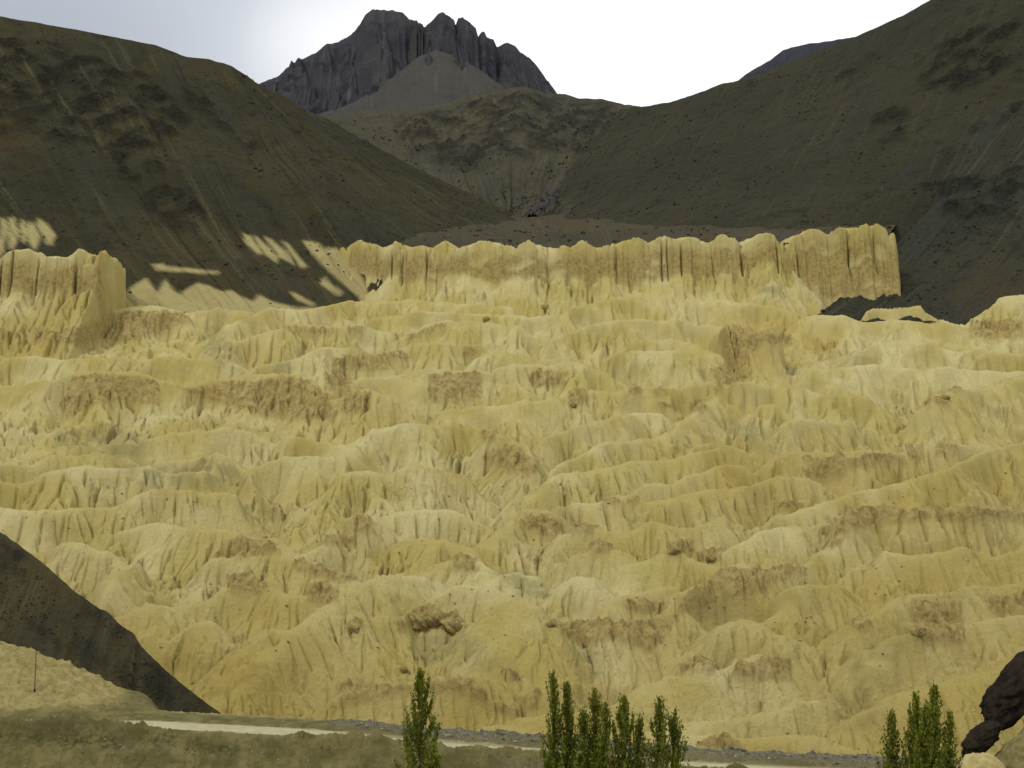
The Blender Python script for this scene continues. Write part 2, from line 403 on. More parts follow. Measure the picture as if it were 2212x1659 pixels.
# cliff walls: (top edge px,py,Y), foot drop
CLIFFS = [
 dict(top=[(722,533,995),(750,527,980),(800,529,955),(870,531,930),(1000,531,915),(1150,529,912),(1300,527,912),(1420,520,910),(1500,518,908),(1590,515,905),(1600,522,905),(1640,508,904),(1690,517,903),(1760,502,900),(1850,496,898),(1900,494,896),(1935,505,896),(1948,540,900)],
      drop=42, cracks=[(843,.7),(868,.5),(921,.7),(1330,.6),(1437,.5),(1466,.8),(1592,1.3),(1668,.6),(1710,.5),(1813,.7),(1425,.6),(1870,.5)], rib=3.2, seed=21),
 dict(top=[(-250,560,800),(-60,556,805),(0,562,806),(30,548,808),(60,545,808),(90,556,808),(140,562,808),(160,547,808),(180,552,809),(205,538,810),(225,548,812),(242,600,818)],
      drop=40, cracks=[(168,1.2),(10,.5),(30,.4),(85,.4)], rib=2.2, seed=33),
 dict(top=[(1560,703,742),(1580,697,742),(1600,716,735),(1640,722,733),(1690,722,733),(1712,740,728)], drop=12, cracks=[(1585,.5)], rib=1.4, seed=41),
]
def cliff_field(X, Y):
    h = np.full(X.shape, -400.0, F32); cm = np.zeros(X.shape, F32)
    for C in CLIFFS:
        T = np.array(C['top'], float)
        tx = (T[:, 0]-CX)/FPX*T[:, 1]*0+(T[:, 0]-CX)/FPX*T[:, 2]; ty = T[:, 2]; tz = (EYE-T[:, 1])/FPX*T[:, 2]
        D = C['drop']
        cu = X[:, 0]/Y[:, 0]
        c = np.where((cu > (T[0, 0]-40-CX)/FPX) & (cu < (T[-1, 0]+30-CX)/FPX))[0]
        if len(c) == 0: continue
        c0, c1 = c[0], c[-1]+1
        Yb = Y[c0:c1]; rows = np.where(((Yb > ty.min()-75) & (Yb < ty.max()+150)).any(0))[0]
        r0, r1 = rows[0], rows[-1]+1
        xs = X[c0:c1, r0:r1]; ys = Y[c0:c1, r0:r1]
        yt = np.interp(xs, tx, ty); zt = np.interp(xs, tx, tz)
        end = np.minimum(sstep(tx[-1]+5, tx[-1]-6, xs), sstep(tx[0]-6, tx[0]+5, xs))
        sd = C['seed']
        rib = C['rib']*(fbm(xs/11, ys/60, 4, sd)*1.5+ridged(xs/4.5, ys/30, 3, sd+5)*0.5)
        t = yt-ys+rib                                     # distance in front of the edge
        for px, w in C['cracks']:
            xc = (px-CX)/FPX*ty.mean()
            wob = noise(ys/6, ys*0+px*0.1, sd)*0.8
            t = t+6.5*np.exp(-((xs-xc-wob)/(0.42*w+0.12))**2)*sstep(-1, 2, t)*sstep(12, 8, t)
        tp = np.maximum(t, 0)
        cliffh = D*0.60*(0.8+0.35*fbm(xs/40, xs*0, 2, sd+9))
        cliffh = cliffh+(D*1.15-cliffh)*sstep((1690-CX)/FPX*900, (1790-CX)/FPX*900, xs)*(sd == 21)
        # steep wall, then talus
        wall = np.minimum(tp*2.6, cliffh)+np.maximum(tp-cliffh/2.6, 0)*0.85
        dome = 4.6*np.abs(np.sin(xs/9.5+1.6*noise(xs/25, xs*0, sd+2)))*sstep(9, -2, t)*sstep(-34, -6, t)
        z = zt-1.5-wall+dome+np.minimum(np.maximum(-t, 0)*0.10, 3)-np.maximum(-t-34, 0)*0.12-60*(1-end)
        hb = h[c0:c1, r0:r1]
        cm[c0:c1, r0:r1] = np.maximum(cm[c0:c1, r0:r1], sstep(0.5, 4, t)*sstep(cliffh*0.42+2, cliffh*0.30, tp)*end)
        h[c0:c1, r0:r1] = np.maximum(hb, z)
    return h, cm

def base_field(X, Y):
    pl = -PA+PB*Y
    f = pl-13+4.5*fbm(X/55, Y/55, 3, 3)+5.0*(ridged(X/26, Y/26, 3, 4)-0.62)
    f = f-6*sstep(330, 290, Y)
    return f
def coarse(X, Y):
    wx = 5.0*noise(X/24, Y/24, 50)+2.0*noise(X/9, Y/9, 51); wy = 5.5*noise(X/24, Y/24, 52)+2.2*noise(X/9, Y/9, 53)
    near = sstep(300, 700, Y)*0.35+0.65
    hr, cdist = ridge_field(X+wx*near, Y+wy*near)
    hb = base_field(X, Y)
    # basin must stay below the cliffs' feet at the far side
    h = smax(hr, hb, 3.0)
    hc, cm = cliff_field(X, Y)
    h = smax(h, hc, 1.0)
    return h, cdist, cm

NC, NR = 1240, 760
u = np.linspace((-130-CX)/FPX, (2342-CX)/FPX, NC).astype(F32)
# first pass on a regular grid to learn where rows are needed
n1c, n1r = 300, 900
u1 = np.linspace(u[0], u[-1], n1c).astype(F32)
Y1 = np.exp(np.linspace(math.log(268), math.log(1010), n1r)).astype(F32)
YY = np.repeat(Y1[None], n1c, 0); XX = u1[:, None]*YY
h1, _, _ = coarse(XX, YY)
row = EYE-FPX*h1/YY
run = np.minimum.accumulate(row, 1)
vis = np.maximum(run[:, :-1]-run[:, 1:], 0)
vis = np.concatenate([vis[:, :1], vis], 1)
k = np.ones(21)/21
vis = np.stack([np.convolve(np.pad(vis[:, j], 10, 'edge'), k, 'valid') for j in range(n1r)], 1)
vis = vis/vis.sum(1, keepdims=True)+0.42/n1r
cum = np.cumsum(vis, 1); cum = (cum-cum[:, :1])/(cum[:, -1:]-cum[:, :1])
tt = np.linspace(0, 1, NR)
Yr1 = np.stack([np.interp(tt, cum[i], Y1) for i in range(n1c)])
Yg = np.empty((NC, NR), F32)
for j in range(NR): Yg[:, j] = np.interp(u, u1, Yr1[:, j])
Xg = (u[:, None]*Yg).astype(F32)
h, cdist, cliffm = coarse(Xg, Yg)
h += 2.0*fbm(Xg/17, Yg/30, 3, 63)*(1-cliffm)
h += (1.1*fbm(Xg/13, Yg/13, 3, 60)+0.5*fbm(Xg/4.5, Yg/4.5, 3, 61))*sstep(0, 8, cdist)

for px, py, rx_, ry_, dep in ((1335, 1425, 15, 11, 7.5), (1610, 1300, 19, 7, 4.5), (2030, 1145, 24, 8, 4.0), (1650, 790, 22, 17, 6.0), (1000, 1440, 14, 8, 3.0), (520, 1480, 10, 14, 4.0), (1940, 1420, 12, 10, 3.5), (320, 880, 26, 9, 3.0), (1150, 1070, 12, 14, 4.0)):
    yc = plane_Y(py); xc = (px-CX)/FPX*yc
    rr = np.hypot((Xg-xc)/rx_, (Yg-yc)/ry_)+0.22*fbm(Xg/9, Yg/9, 3, 66)
    h -= dep*sstep(1.1, 0.72, rr)
def gradients(h):
    hY = np.gradient(h, axis=1)/np.gradient(Yg, axis=1)
    du = u[1]-u[0]
    hu = np.gradient(h, du, axis=0)-hY*np.gradient(Yg, du, axis=0)
    hX = hu/Yg
    return hX, hY-u[:, None]*hX
def blur(a, n=1):
    for _ in range(n):
        a = (np.roll(a, 1, 0)+np.roll(a, -1, 0)+2*a)/4; a = (np.roll(a, 1, 1)+np.roll(a, -1, 1)+2*a)/4
    return a
slope = None
patch = sstep(-0.40, 0.20, fbm(Xg/38, Yg/38, 2, 70)); patch2 = sstep(-0.25, 0.30, fbm(Xg/30, Yg/30, 2, 73))
farw = sstep(620, 480, Yg)
for wl, amp, power, sd, sm_ in ((32.0, 5.2, 1.6, 9, 3), (15.0, 2.3, 2.6, 1, 2), (6.6, 2.7, 16.0, 2, 2), (3.5, 1.5, 12.0, 3, 1)):
    gx, gy = gradients(blur(h, sm_)); gx = blur(gx, 3); gy = blur(gy, 3)
    slope = np.sqrt(gx*gx+gy*gy)
    C, S, A, dx, dy = gully(Xg, Yg, gx, gy, wl, sd)
    if wl < 12: power = power*(0.8+1.1*sstep(520, 330, Yg))
    v = -np.power(np.clip(0.5+0.5*C, 0, 1), power)            # narrow incised troughs, broad backs
    wgt = sstep(0.6, 4.5 if wl < 12 else 9.0, cdist)*sstep(0.12, 0.45, slope)*sstep(0.15, 0.6, A)
    if wl < 4: wgt = wgt*farw*(0.15+0.85*patch2)*(0.6+0.4*sstep(330, 470, Yg))
    elif wl < 12: wgt = wgt*(0.2+0.8*patch)*(0.45+0.55*sstep(330, 500, Yg))
    if wl >= 12: wgt = wgt*(0.55+0.45*sstep(330, 520, Yg))
    h = h+amp*v*wgt

# projected survey coordinates, and what can be seen from across the valley
prow = EYE-FPX*h/Yg; pcol = CX+FPX*Xg/Yg
run = np.minimum.accumulate(prow, 1)
seen = prow < run+7
wob1 = 9*fbm(Xg/7, Yg/7, 3, 80); wob2 = 9*fbm(Xg/7, Yg/7, 3, 83)
qc, qr = pcol+wob1, prow+wob2
def box(x0, y0, x1, y1): return [(x0, y0+4), ((x0+x1)/2, y0), (x1, y0+4), (x1, y1-3), ((x0+x1)/2, y1), (x0, y1-3)]
crust = np.zeros_like(h)
CR = [  # crusty brown faces
 [(70,712),(130,716),(185,700),(235,680),(340,668),(405,680),(412,694),(365,716),(300,735),(215,742),(180,755),(120,745),(75,738)], box(-40,712,36,734),
 [(160,815),(220,806),(330,818),(352,850),(340,880),(260,870),(200,880),(150,905),(125,885),(140,850)],
 [(360,828),(410,842),(500,826),(640,812),(668,822),(692,850),(720,865),(720,905),(650,912),(610,908),(540,895),(450,870),(400,850)],
 [(545,882),(640,905),(640,912),(560,905)], box(640,862,688,912), box(738,846,802,892), box(775,768,840,806), box(715,770,800,800), box(700,805,760,848), box(820,760,900,785),
 box(608,705,660,722), box(665,705,728,724), box(746,705,792,722), box(845,720,862,736), [(880,726),(930,706),(966,696),(966,706),(930,722),(885,744)],
 box(925,806,1038,868), box(1140,802,1185,840), box(1000,745,1032,770), box(1165,800,1225,835),
 box(1360,838,1390,856), box(1412,840,1440,858), box(1488,862,1525,893), box(1225,842,1270,880), box(1420,868,1450,885),
 [(1548,720),(1590,700),(1640,726),(1712,724),(1712,750),(1640,742),(1600,800),(1560,770)], [(1530,800),(1590,775),(1625,810),(1590,830),(1550,850)],
 box(1040,936,1075,955), [(1030,980),(1110,960),(1160,1000),(1160,1035),(1100,1020),(1050,1000)],
 [(1730,990),(1790,990),(1880,985),(1950,985),(1960,1010),(1900,1005),(1850,1015),(1810,1030),(1760,1040),(1730,1020)], box(1958,962,1995,1000), box(2020,960,2065,990), box(2040,835,2080,850), box(1995,860,2050,880), box(2095,690,2212,735),
 box(1680,1085,1735,1110), [(1830,1100),(1900,1098),(1960,1106),(2090,1098),(2212,1108),(2240,1140),(2130,1125),(1950,1130),(1840,1150),(1800,1190),(1790,1180)],
 [(1465,1330),(1475,1290),(1520,1268),(1580,1232),(1630,1230),(1650,1240),(1705,1222),(1750,1226),(1740,1245),(1690,1255),(1640,1285),(1580,1300),(1510,1320)],
 [(1190,1345),(1215,1350),(1260,1345),(1310,1340),(1340,1350),(1400,1345),(1460,1330),(1450,1370),(1400,1410),(1330,1385),(1260,1400),(1225,1380)],
 box(1355,1300,1435,1325), [(480,1175),(530,1165),(580,1168),(605,1195),(560,1205),(500,1210),(465,1206)], [(485,1245),(540,1240),(585,1270),(560,1290),(500,1285)], box(660,1260,730,1310), [(630,1215),(720,1235),(790,1260),(720,1262),(640,1240)],
 box(760,1115,805,1155), box(700,1160,770,1185), [(1115,1130),(1180,1112),(1220,1145),(1200,1165),(1140,1150)], box(1235,1135,1290,1155), box(1275,1175,1320,1198), box(1440,1170,1500,1205), box(1500,1190,1560,1215),
 box(1140,1205,1170,1222), box(980,1205,1030,1240), box(1300,1075,1340,1095), box(1350,1075,1380,1090),
 [(856,1356),(880,1330),(914,1308),(940,1306),(956,1328),(984,1326),(1007,1352),(960,1354),(910,1352),(862,1364)], box(752,1345,780,1366),
 [(714,1525),(740,1500),(800,1495),(870,1486),(930,1478),(1020,1470),(1060,1515),(1100,1535),(1150,1500),(1170,1500),(1160,1540),(1100,1560),(1030,1520),(960,1495),(880,1500),(800,1515),(720,1535)],
 box(720,1480,770,1500), box(1080,1455,1120,1480), box(1580,1430,1705,1475), box(1470,1430,1545,1460), box(1970,1300,2080,1400), box(1840,1340,1880,1370), box(2130,1290,2212,1330), box(1500,1600,1600,1625),
 ]
for poly in CR: crust = np.maximum(crust, softpoly(qc, qr, poly, 13))
crust = sstep(0.42, 0.72, crust+0.45*fbm(Xg/9, (Yg+h)/9, 3, 85)+0.30*fbm(Xg/2.4, (Yg+2*h)/7, 3, 87))*seen
cl = cliffm*sstep(-0.42, -0.05, fbm(Xg/16, (Yg+h)/12, 4, 90))
crust = np.maximum(crust*(0.55+0.45*sstep(-0.3, 0.25, fbm(Xg/5, (Yg+h)/5, 3, 97))), cl*0.85*(Yg > 600))
sc_c = blur(crust, 1)
h += sc_c*(1.2+1.8*np.abs(noise(Xg/4.2, (Yg+h)/4.6, 100))+0.9*np.abs(noise(Xg/1.8, (Yg+h)/2.0, 104))-0.7*np.power(np.clip(1-np.abs(noise(Xg/3.2, h/16, 106))*4, 0, 1), 2))
# loose rubble and small lumps on every slope
lump = sstep(0.42, 0.62, noise(Xg/1.6, Yg/1.6, 110))*sstep(-0.1, 0.35, fbm(Xg/30, Yg/30, 2, 112))
rubw = 0.35+0.65*sstep(-0.15, 0.3, fbm(Xg/26, Yg/26, 2, 117))
h += 0.75*lump+(1+0.8*sstep(520, 340, Yg))*rubw*(0.34*fbm(Xg/2.6, (Yg+h)/2.6, 3, 115, 0.6)+0.30*np.abs(noise(Xg/1.5, (Yg+h)/1.5, 118)))
grey = np.zeros_like(h)
for poly in [[(420,700),(470,700),(520,760),(540,800),(470,790),(440,760)], [(120,930),(260,930),(330,940),(300,990),(180,980),(100,960)], [(430,990),(500,990),(540,1050),(440,1060)], [(250,1005),(420,1010),(430,1050),(300,1060)],
             [(1060,1235),(1150,1235),(1200,1290),(1120,1285)], [(900,1380),(1000,1370),(1110,1420),(1120,1470),(1000,1450),(900,1430)], [(1230,1400),(1290,1410),(1310,1460),(1240,1460)],
             [(1860,1345),(1950,1300),(2060,1275),(2090,1290),(2010,1330),(1950,1400),(1940,1470),(1880,1570),(1810,1590),(1790,1540),(1830,1480),(1840,1400)], [(1620,620),(1650,606),(1690,622),(1700,645),(1650,640)], [(1470,1295),(1560,1300),(1600,1330),(1500,1350)], [(1560,900),(1640,920),(1700,990),(1600,960)]]:
    grey = np.maximum(grey, softpoly(qc, qr, poly, 14))
grey = np.maximum(grey, 0.55*sstep(0.18, 0.55, fbm(Xg/40, Yg/28, 3, 120)))*seen
ochre = 0.52*sstep(-0.05, 0.50, fbm(Xg/70, Yg/70, 3, 130)+0.55*sstep(1300, 2212, pcol)*sstep(800, 1200, prow)+0.35*sstep(600, 0, pcol)*sstep(1000, 1400, prow)+0.35*sstep(1100, 1450, prow))
dark = np.zeros_like(h)
h = h.astype(F32)
badlands = grid_mesh('terrain', Xg, Yg, h, MAT_BAD, dict(crust=crust, grey=grey*0.8, ochre=ochre, dark=dark))
tag(badlands, 'pale yellow eroded silt badlands with rilled ridges filling the basin', 'badlands', kind='structure')
prow = EYE-FPX*h/Yg
print('badlands', round(time.time()-T0, 1))
def surf_at(px, py):
    """first point of the badlands seen in direction px,py"""
    i = int(np.argmin(np.abs(CX+FPX*u-px))); j = int(np.argmax(prow[i] <= py))
    return float(Xg[i, j]), float(Yg[i, j]), float(h[i, j])

# ================================================================ DARK HILLS (lofted between skyline and foot)
def loft(name, crest, foot, mat, ns, ntt, label, p=1.12, amp=1.0, gul=3.0, gwl=34.0, crag=None, rust=None, pale=None, violet=None, seed=0, back=0.22, wob=0.0, rocky=0.0, cat='hill', ext=0.0):
    def w3(l): return np.array([world_pt(*q) for q in l])
    C = w3(crest); Fp = w3(foot)
    L = np.concatenate([[0], np.cumsum(np.linalg.norm(np.diff((C+Fp)/2, axis=0), axis=1))])
    sl_ = np.linspace(0, L[-1], ns)
    def interp(P):
        # smooth (monotone-ish) interpolation: linear then light smoothing
        Q = np.stack([np.interp(sl_, L, P[:, k_]) for k_ in range(3)], 1)
        return Q
    Cs, Fs = interp(C), interp(Fp)
    kk = max(3, ns//60)|1
    ker = np.ones(kk)/kk
    for k_ in range(3): Fs[:, k_] = np.convolve(np.pad(Fs[:, k_], kk//2, 'edge'), ker, 'valid')
    nb = max(6, ntt//10)
    t = np.concatenate([-np.linspace(1, 0, nb, endpoint=False)**1.3*back, np.linspace(0, 1+ext, ntt)])
    t2 = t[None, :]
    hx = Cs[:, None, 0]+(Fs-Cs)[:, None, 0]*t2; hy = Cs[:, None, 1]+(Fs-Cs)[:, None, 1]*t2
    dz = (Cs-Fs)[:, None, 2]
    tf = np.clip(t2, 0, 1)
    z = Fs[:, None, 2]+dz*((1-tf)**p)
    z = z-np.maximum(t2-1, 0)*dz*0.75
    z = z-dz*np.where(t2 < 0, 0.9*np.abs(t2)+1.8*t2*t2, 0)
    length = np.sqrt(((Fs-Cs)**2).sum(1))[:, None]
    sm = np.repeat(sl_[:, None], len(t), 1).astype(F32); tm = (t2*length).astype(F32)
    hx = hx.astype(F32); hy = hy.astype(F32)
    body = sstep(0.0, 0.10, t2)*0.9+0.1
    sc = float(np.clip(Cs[:, 1].mean()/1400, 0.2, 1.6))
    swp = 0.25*gwl*fbm(sm/(3*gwl), tm/(5*gwl), 3, seed+2)
    g1 = np.abs(noise((sm+swp)/gwl, tm/(gwl*9), seed)); g2 = np.abs(noise((sm+swp)/(gwl*0.38), tm/(gwl*4.5), seed+1)); g3 = np.abs(noise((sm+swp)/(gwl*0.15), tm/(gwl*2.5), seed+4))
    z = z+body*gul*(g1*2.2+g2*1.0+g3*0.45-0.9)
    z = z+amp*(6.0*fbm(hx/(160*sc), hy/(160*sc), 3, seed+7)*body+2.2*fbm(hx/(17*sc), hy/(17*sc), 5, seed+9, 0.6)*(0.35+0.65*body))
    pr = EYE-FPX*z/hy; pc = CX+FPX*hx/hy
    wv = 12*fbm(hx/(30*sc), hy/(30*sc), 3, seed+12)
    def mask(polys, soft=12):
        m_ = np.zeros(z.shape, F32)
        for q in polys or []:
            m_ = np.maximum(m_, softpoly(pc+wv, pr+wv*0.6, q, soft))
        return m_
    cm = mask(crag)*sstep(-0.25, 0.25, fbm(hx/(22*sc), hy/(22*sc), 4, seed+15))
    cm = np.maximum(cm, rocky*sstep(0.1, 0.45, fbm(sm/(60*sc), tm/(40*sc), 4, seed+17)))
    z = z+cm*(2.5+8.0*(ridged(hx/(26*sc), hy/(26*sc), 4, seed+20)-0.6)+4.0*fbm(hx/(8*sc), hy/(8*sc), 3, seed+22))*body*sc
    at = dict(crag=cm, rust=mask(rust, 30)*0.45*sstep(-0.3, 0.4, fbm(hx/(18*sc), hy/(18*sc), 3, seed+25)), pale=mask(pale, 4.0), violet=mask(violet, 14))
    o = grid_mesh(name, hx, hy, z.astype(F32), mat, at, (sm, tm), flip=False)
    tag(o, label, cat, kind='structure')
    o['_n'] = 0; del o['_n']
    return o, hx, hy, z, pc, pr

M_LEFT = mat_hill('scree_left', (0.0317, 0.0298, 0.0136), (0.0533, 0.0440, 0.0186), (0.0374, 0.0383, 0.0223), (0.0122, 0.0114, 0.0062), 0.9)
M_RIGHT = mat_hill('scree_right', (0.0322, 0.0305, 0.0157), (0.0422, 0.0378, 0.0178), (0.0322, 0.0323, 0.0216), (0.0118, 0.0110, 0.0065), 0.5)
M_SPUR = mat_hill('scree_spur', (0.0320, 0.0324, 0.0202), (0.0464, 0.0411, 0.0216), (0.0352, 0.0379, 0.0281), (0.0120, 0.0111, 0.0072), 0.75)
M_MID = mat_hill('scree_middle', (0.0568, 0.0525, 0.0312), (0.0740, 0.0654, 0.0344), (0.0533, 0.0516, 0.0410), (0.0206, 0.0189, 0.0131), 0.5, 0.8)
M_FLOOR = mat_hill('valley_gravel', (0.0558, 0.0486, 0.0255), (0.0720, 0.0576, 0.0289), (0.0558, 0.0522, 0.0340), (0.0270, 0.0234, 0.0136), 0.5, 0.45)
M_PEAK = mat_hill('peak_rock_haze', (0.0462, 0.0470, 0.0525), (0.0616, 0.0560, 0.0550), (0.0440, 0.0459, 0.0550), (0.0220, 0.0224, 0.0287), 0.7, 0.5, s1=3.0, bump=2.0)  # blue haze of distance is mixed into the rock colour
M_CONE = mat_hill('peak_talus', (0.056, 0.053, 0.045), (0.066, 0.059, 0.047), (0.052, 0.050, 0.047), (0.032, 0.030, 0.027), 0.4, 0.4, s1=2.5)
M_DIST = mat_hill('distant_rock_haze', (0.0323, 0.0360, 0.0483), (0.0380, 0.0400, 0.0483), (0.0304, 0.0340, 0.0460), (0.0190, 0.0210, 0.0287), 0.4, 0.4, s1=3.0)  # base colour carries the blue of distant haze

# distant mountain
pk = [(430,250),(500,215),(560,182),(600,165),(650,130),(684,112),(700,100),(735,88),(765,68),(775,55),(790,32),(808,20),(828,19),(850,22),(870,28),(885,40),(900,44),(919,58),(930,46),(945,30),(958,27),(970,35),(981,42),(984,53),(990,38),(1000,36),(1012,46),(1028,62),(1033,82),(1040,72),(1046,71),(1052,82),(1066,86),(1073,99),(1085,94),(1100,92),(1112,98),(1126,112),(1144,122),(1160,140),(1180,168),(1205,200),(1240,240)]
pk2 = []
for i, (x, y) in enumerate(pk):
    pk2.append((x, y, 4500+(120 if x < 915 else -160)))
peak, *_ = loft('mountain', pk2, [(x+(x-900)*0.25, 330, 3350) for x, y, _ in pk2], M_PEAK, 470, 130, 'dark jagged haze-tinted mountain with spired summit behind the valley', p=1.25, amp=8.0, gul=44, gwl=125, seed=200, rocky=1.0, back=0.12, cat='mountain')
cone, *_ = loft('talus_spur', [(640,262,3800),(700,242,3820),(750,228,3850),(800,200,3900),(860,158,4000),(905,122,4080),(940,108,4120),(985,120,4080),(1040,153,4000),(1090,190,3900),(1150,225,3850),(1200,250,3800)],
     [(600,330,3000),(680,330,3000),(740,330,3000),(800,330,3000),(860,330,3000),(905,330,3000),(945,330,3000),(990,330,3000),(1040,330,3000),(1090,330,3000),(1150,330,3000),(1210,330,3000)],
     M_CONE, 200, 80, 'smooth brown talus cone below the jagged summit', p=1.0, amp=1.6, gul=5, gwl=70, seed=230, back=0.15)
dist, *_ = loft('distant_ridge', [(1480,215,3900),(1595,174,3900),(1612,160,3900),(1640,143,3900),(1665,130,3900),(1690,108,3900),(1712,102,3900),(1745,94,3900),(1790,88,3900),(1815,84,3900),(1850,78,3900),(1920,72,3900),(2050,60,3900)],
     [(x, 330, 3000) for x in (1480,1595,1612,1640,1665,1690,1712,1745,1790,1815,1850,1920,2050)], M_DIST, 180, 60, 'far dark ridge tinted haze blue peeping over the right hill', p=1.1, amp=3, gul=12, gwl=90, seed=240, rocky=0.8, back=0.12)
mid, *MIDG = loft('middle_ridge', [(520,320,2080),(620,275,2120),(700,252,2150),(760,244,2180),(820,238,2200),(880,234,2200),(930,230,2200),(975,221,2200),(1000,206,2200),(1060,196,2200),(1135,187,2200),(1180,202,2200),(1220,203,2190),(1250,212,2170),(1300,213,2150),(1350,226,2100),(1395,231,2000),(1460,240,1950)],
     [(800,445,1660),(850,445,1650),(900,450,1620),(940,455,1610),(970,458,1600),(1000,462,1580),(1025,466,1560),(1050,468,1550),(1070,470,1540),(1090,474,1520),(1105,475,1520),(1115,477,1510),(1125,478,1500),(1140,480,1500),(1150,480,1500),(1165,482,1490),(1190,484,1480),(1260,488,1450)],
     M_MID, 330, 160, 'craggy grey-brown ridge closing the head of the valley', amp=1.5, gul=8, gwl=75, seed=250, rocky=0.35,
     crag=[[(850,260),(960,240),(1060,205),(1160,200),(1330,225),(1330,300),(1260,330),(1150,330),(1080,350),(1000,370),(930,350),(880,320)]], violet=[[(1150,440),(1190,405),(1220,395),(1215,420),(1180,450),(1145,465)]])
floor, *FLG = loft('valley_floor', [(560,430,1700),(700,440,1650),(900,448,1650),(1000,455,1620),(1100,460,1600),(1250,462,1560),(1450,455,1450),(1700,450,1300),(1850,452,1220),(1960,462,1150)],
     [(560,560,1010),(700,552,1010),(850,552,945),(1000,552,925),(1150,551,922),(1300,547,922),(1450,539,920),(1600,530,916),(1800,519,912),(1915,519,912)], M_FLOOR, 240, 90,
     'brown gravel valley floor behind the pale cliff', p=1.0, amp=0.55, gul=0.7, gwl=40, seed=260, back=0.1)
LEFT_C = [(-1300,-420,1350),(-900,-260,1330),(-450,-90,1300),(-150,0,1280),(0,35,1270),(180,66,1270),(340,98,1280),(400,122,1285),(450,127,1295),(500,142,1315),(535,165,1340),(560,183,1380),(600,225,1650)]
LEFT_F = [(-420,700,850),(-200,700,850),(130,700,850),(330,705,850),(450,705,850),(600,700,850),(720,712,864),(790,712,872),(822,702,884),(840,600,940),(940,540,1130),(1120,486,1390),(1160,476,1750)]
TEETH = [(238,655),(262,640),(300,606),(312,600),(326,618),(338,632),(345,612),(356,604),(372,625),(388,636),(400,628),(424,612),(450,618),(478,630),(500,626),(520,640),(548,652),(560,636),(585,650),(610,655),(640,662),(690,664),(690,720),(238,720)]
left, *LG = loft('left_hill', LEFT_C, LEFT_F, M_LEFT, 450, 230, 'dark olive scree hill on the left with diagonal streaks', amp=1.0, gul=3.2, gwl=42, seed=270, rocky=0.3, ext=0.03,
     crag=[[(-100,60),(150,100),(330,170),(420,260),(330,330),(180,330),(60,280),(-100,300)], [(230,330),(330,330),(420,430),(460,480),(380,500),(300,440)], [(390,180),(420,190),(500,260),(560,320),(545,330),(470,270),(400,220)]],
     rust=[[(-60,200),(60,230),(100,330),(-60,380)], [(330,370),(400,400),(430,480),(350,470)], [(200,110),(330,160),(380,200),(280,180)]],
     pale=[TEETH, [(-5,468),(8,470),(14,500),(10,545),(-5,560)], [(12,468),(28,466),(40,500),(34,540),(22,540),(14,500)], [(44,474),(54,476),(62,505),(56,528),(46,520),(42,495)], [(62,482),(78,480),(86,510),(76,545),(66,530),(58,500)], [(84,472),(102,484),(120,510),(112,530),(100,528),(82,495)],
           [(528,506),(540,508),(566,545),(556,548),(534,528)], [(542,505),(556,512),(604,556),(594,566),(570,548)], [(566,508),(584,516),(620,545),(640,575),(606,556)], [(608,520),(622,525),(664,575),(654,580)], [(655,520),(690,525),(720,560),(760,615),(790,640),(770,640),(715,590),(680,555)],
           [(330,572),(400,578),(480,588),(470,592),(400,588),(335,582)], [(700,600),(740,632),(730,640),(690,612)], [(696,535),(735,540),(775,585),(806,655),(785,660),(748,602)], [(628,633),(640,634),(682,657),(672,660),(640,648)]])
RIGHT_C = [(1340,236,2000),(1395,229,1920),(1450,220,1880),(1510,200,1840),(1560,181,1800),(1600,174,1780),(1660,152,1750),(1720,128,1720),(1790,100,1690),(1850,79,1650),(1900,56,1620),(1950,34,1590),(2010,0,1550),(2150,-90,1500),(2400,-260,1450),(2800,-500,1400)]
RIGHT_F = [(1100,476,1560),(1140,480,1530),(1190,484,1480),(1240,488,1420),(1290,490,1340),(1340,494,1260),(1390,498,1180),(1440,508,1130),(1500,514,1090),(1560,518,1050),(1620,520,1030),(1680,520,1010),(1750,520,1000),(1850,525,1000),(2000,540,1000),(2300,560,980)]
right, *RG = loft('right_hill', RIGHT_C, RIGHT_F, M_RIGHT, 400, 180, 'smooth olive-grey hill rising to the upper right corner', amp=1.3, gul=3.0, gwl=95, seed=280, rocky=0.10, ext=0.0,
     crag=[[(1800,170),(1890,115),(1900,125),(1850,160),(1800,190)], [(1980,120),(2100,60),(2212,40),(2212,180),(2080,200),(1990,190)], [(1600,180),(1625,170),(1630,190)], [(1880,250),(1960,230),(1960,300),(1880,310)]])
spur, *SG = loft('scree_spur', [(1690,508,1000),(1775,474,1040),(1900,405,1090),(2050,300,1130),(2130,250,1160),(2212,196,1185),(2500,0,1250),(2900,-250,1300)],
     [(1690,545,965),(1780,570,960),(1850,600,955),(1905,622,945),(1850,652,890),(1733,683,842),(1960,692,838),(2330,692,815)], M_SPUR, 320, 170,
     'dark grey scree spur fanning down the right side onto the badlands', amp=0.8, gul=2.2, gwl=42, seed=290, rocky=0.22, ext=0.025, p=1.22,
     crag=[[(2090,280),(2150,240),(2212,210),(2212,240),(2150,275),(2100,295)], [(1990,400),(2100,380),(2212,360),(2212,470),(2050,480)]],
     rust=[[(2050,620),(2212,590),(2260,680),(2100,690),(2040,660)]])
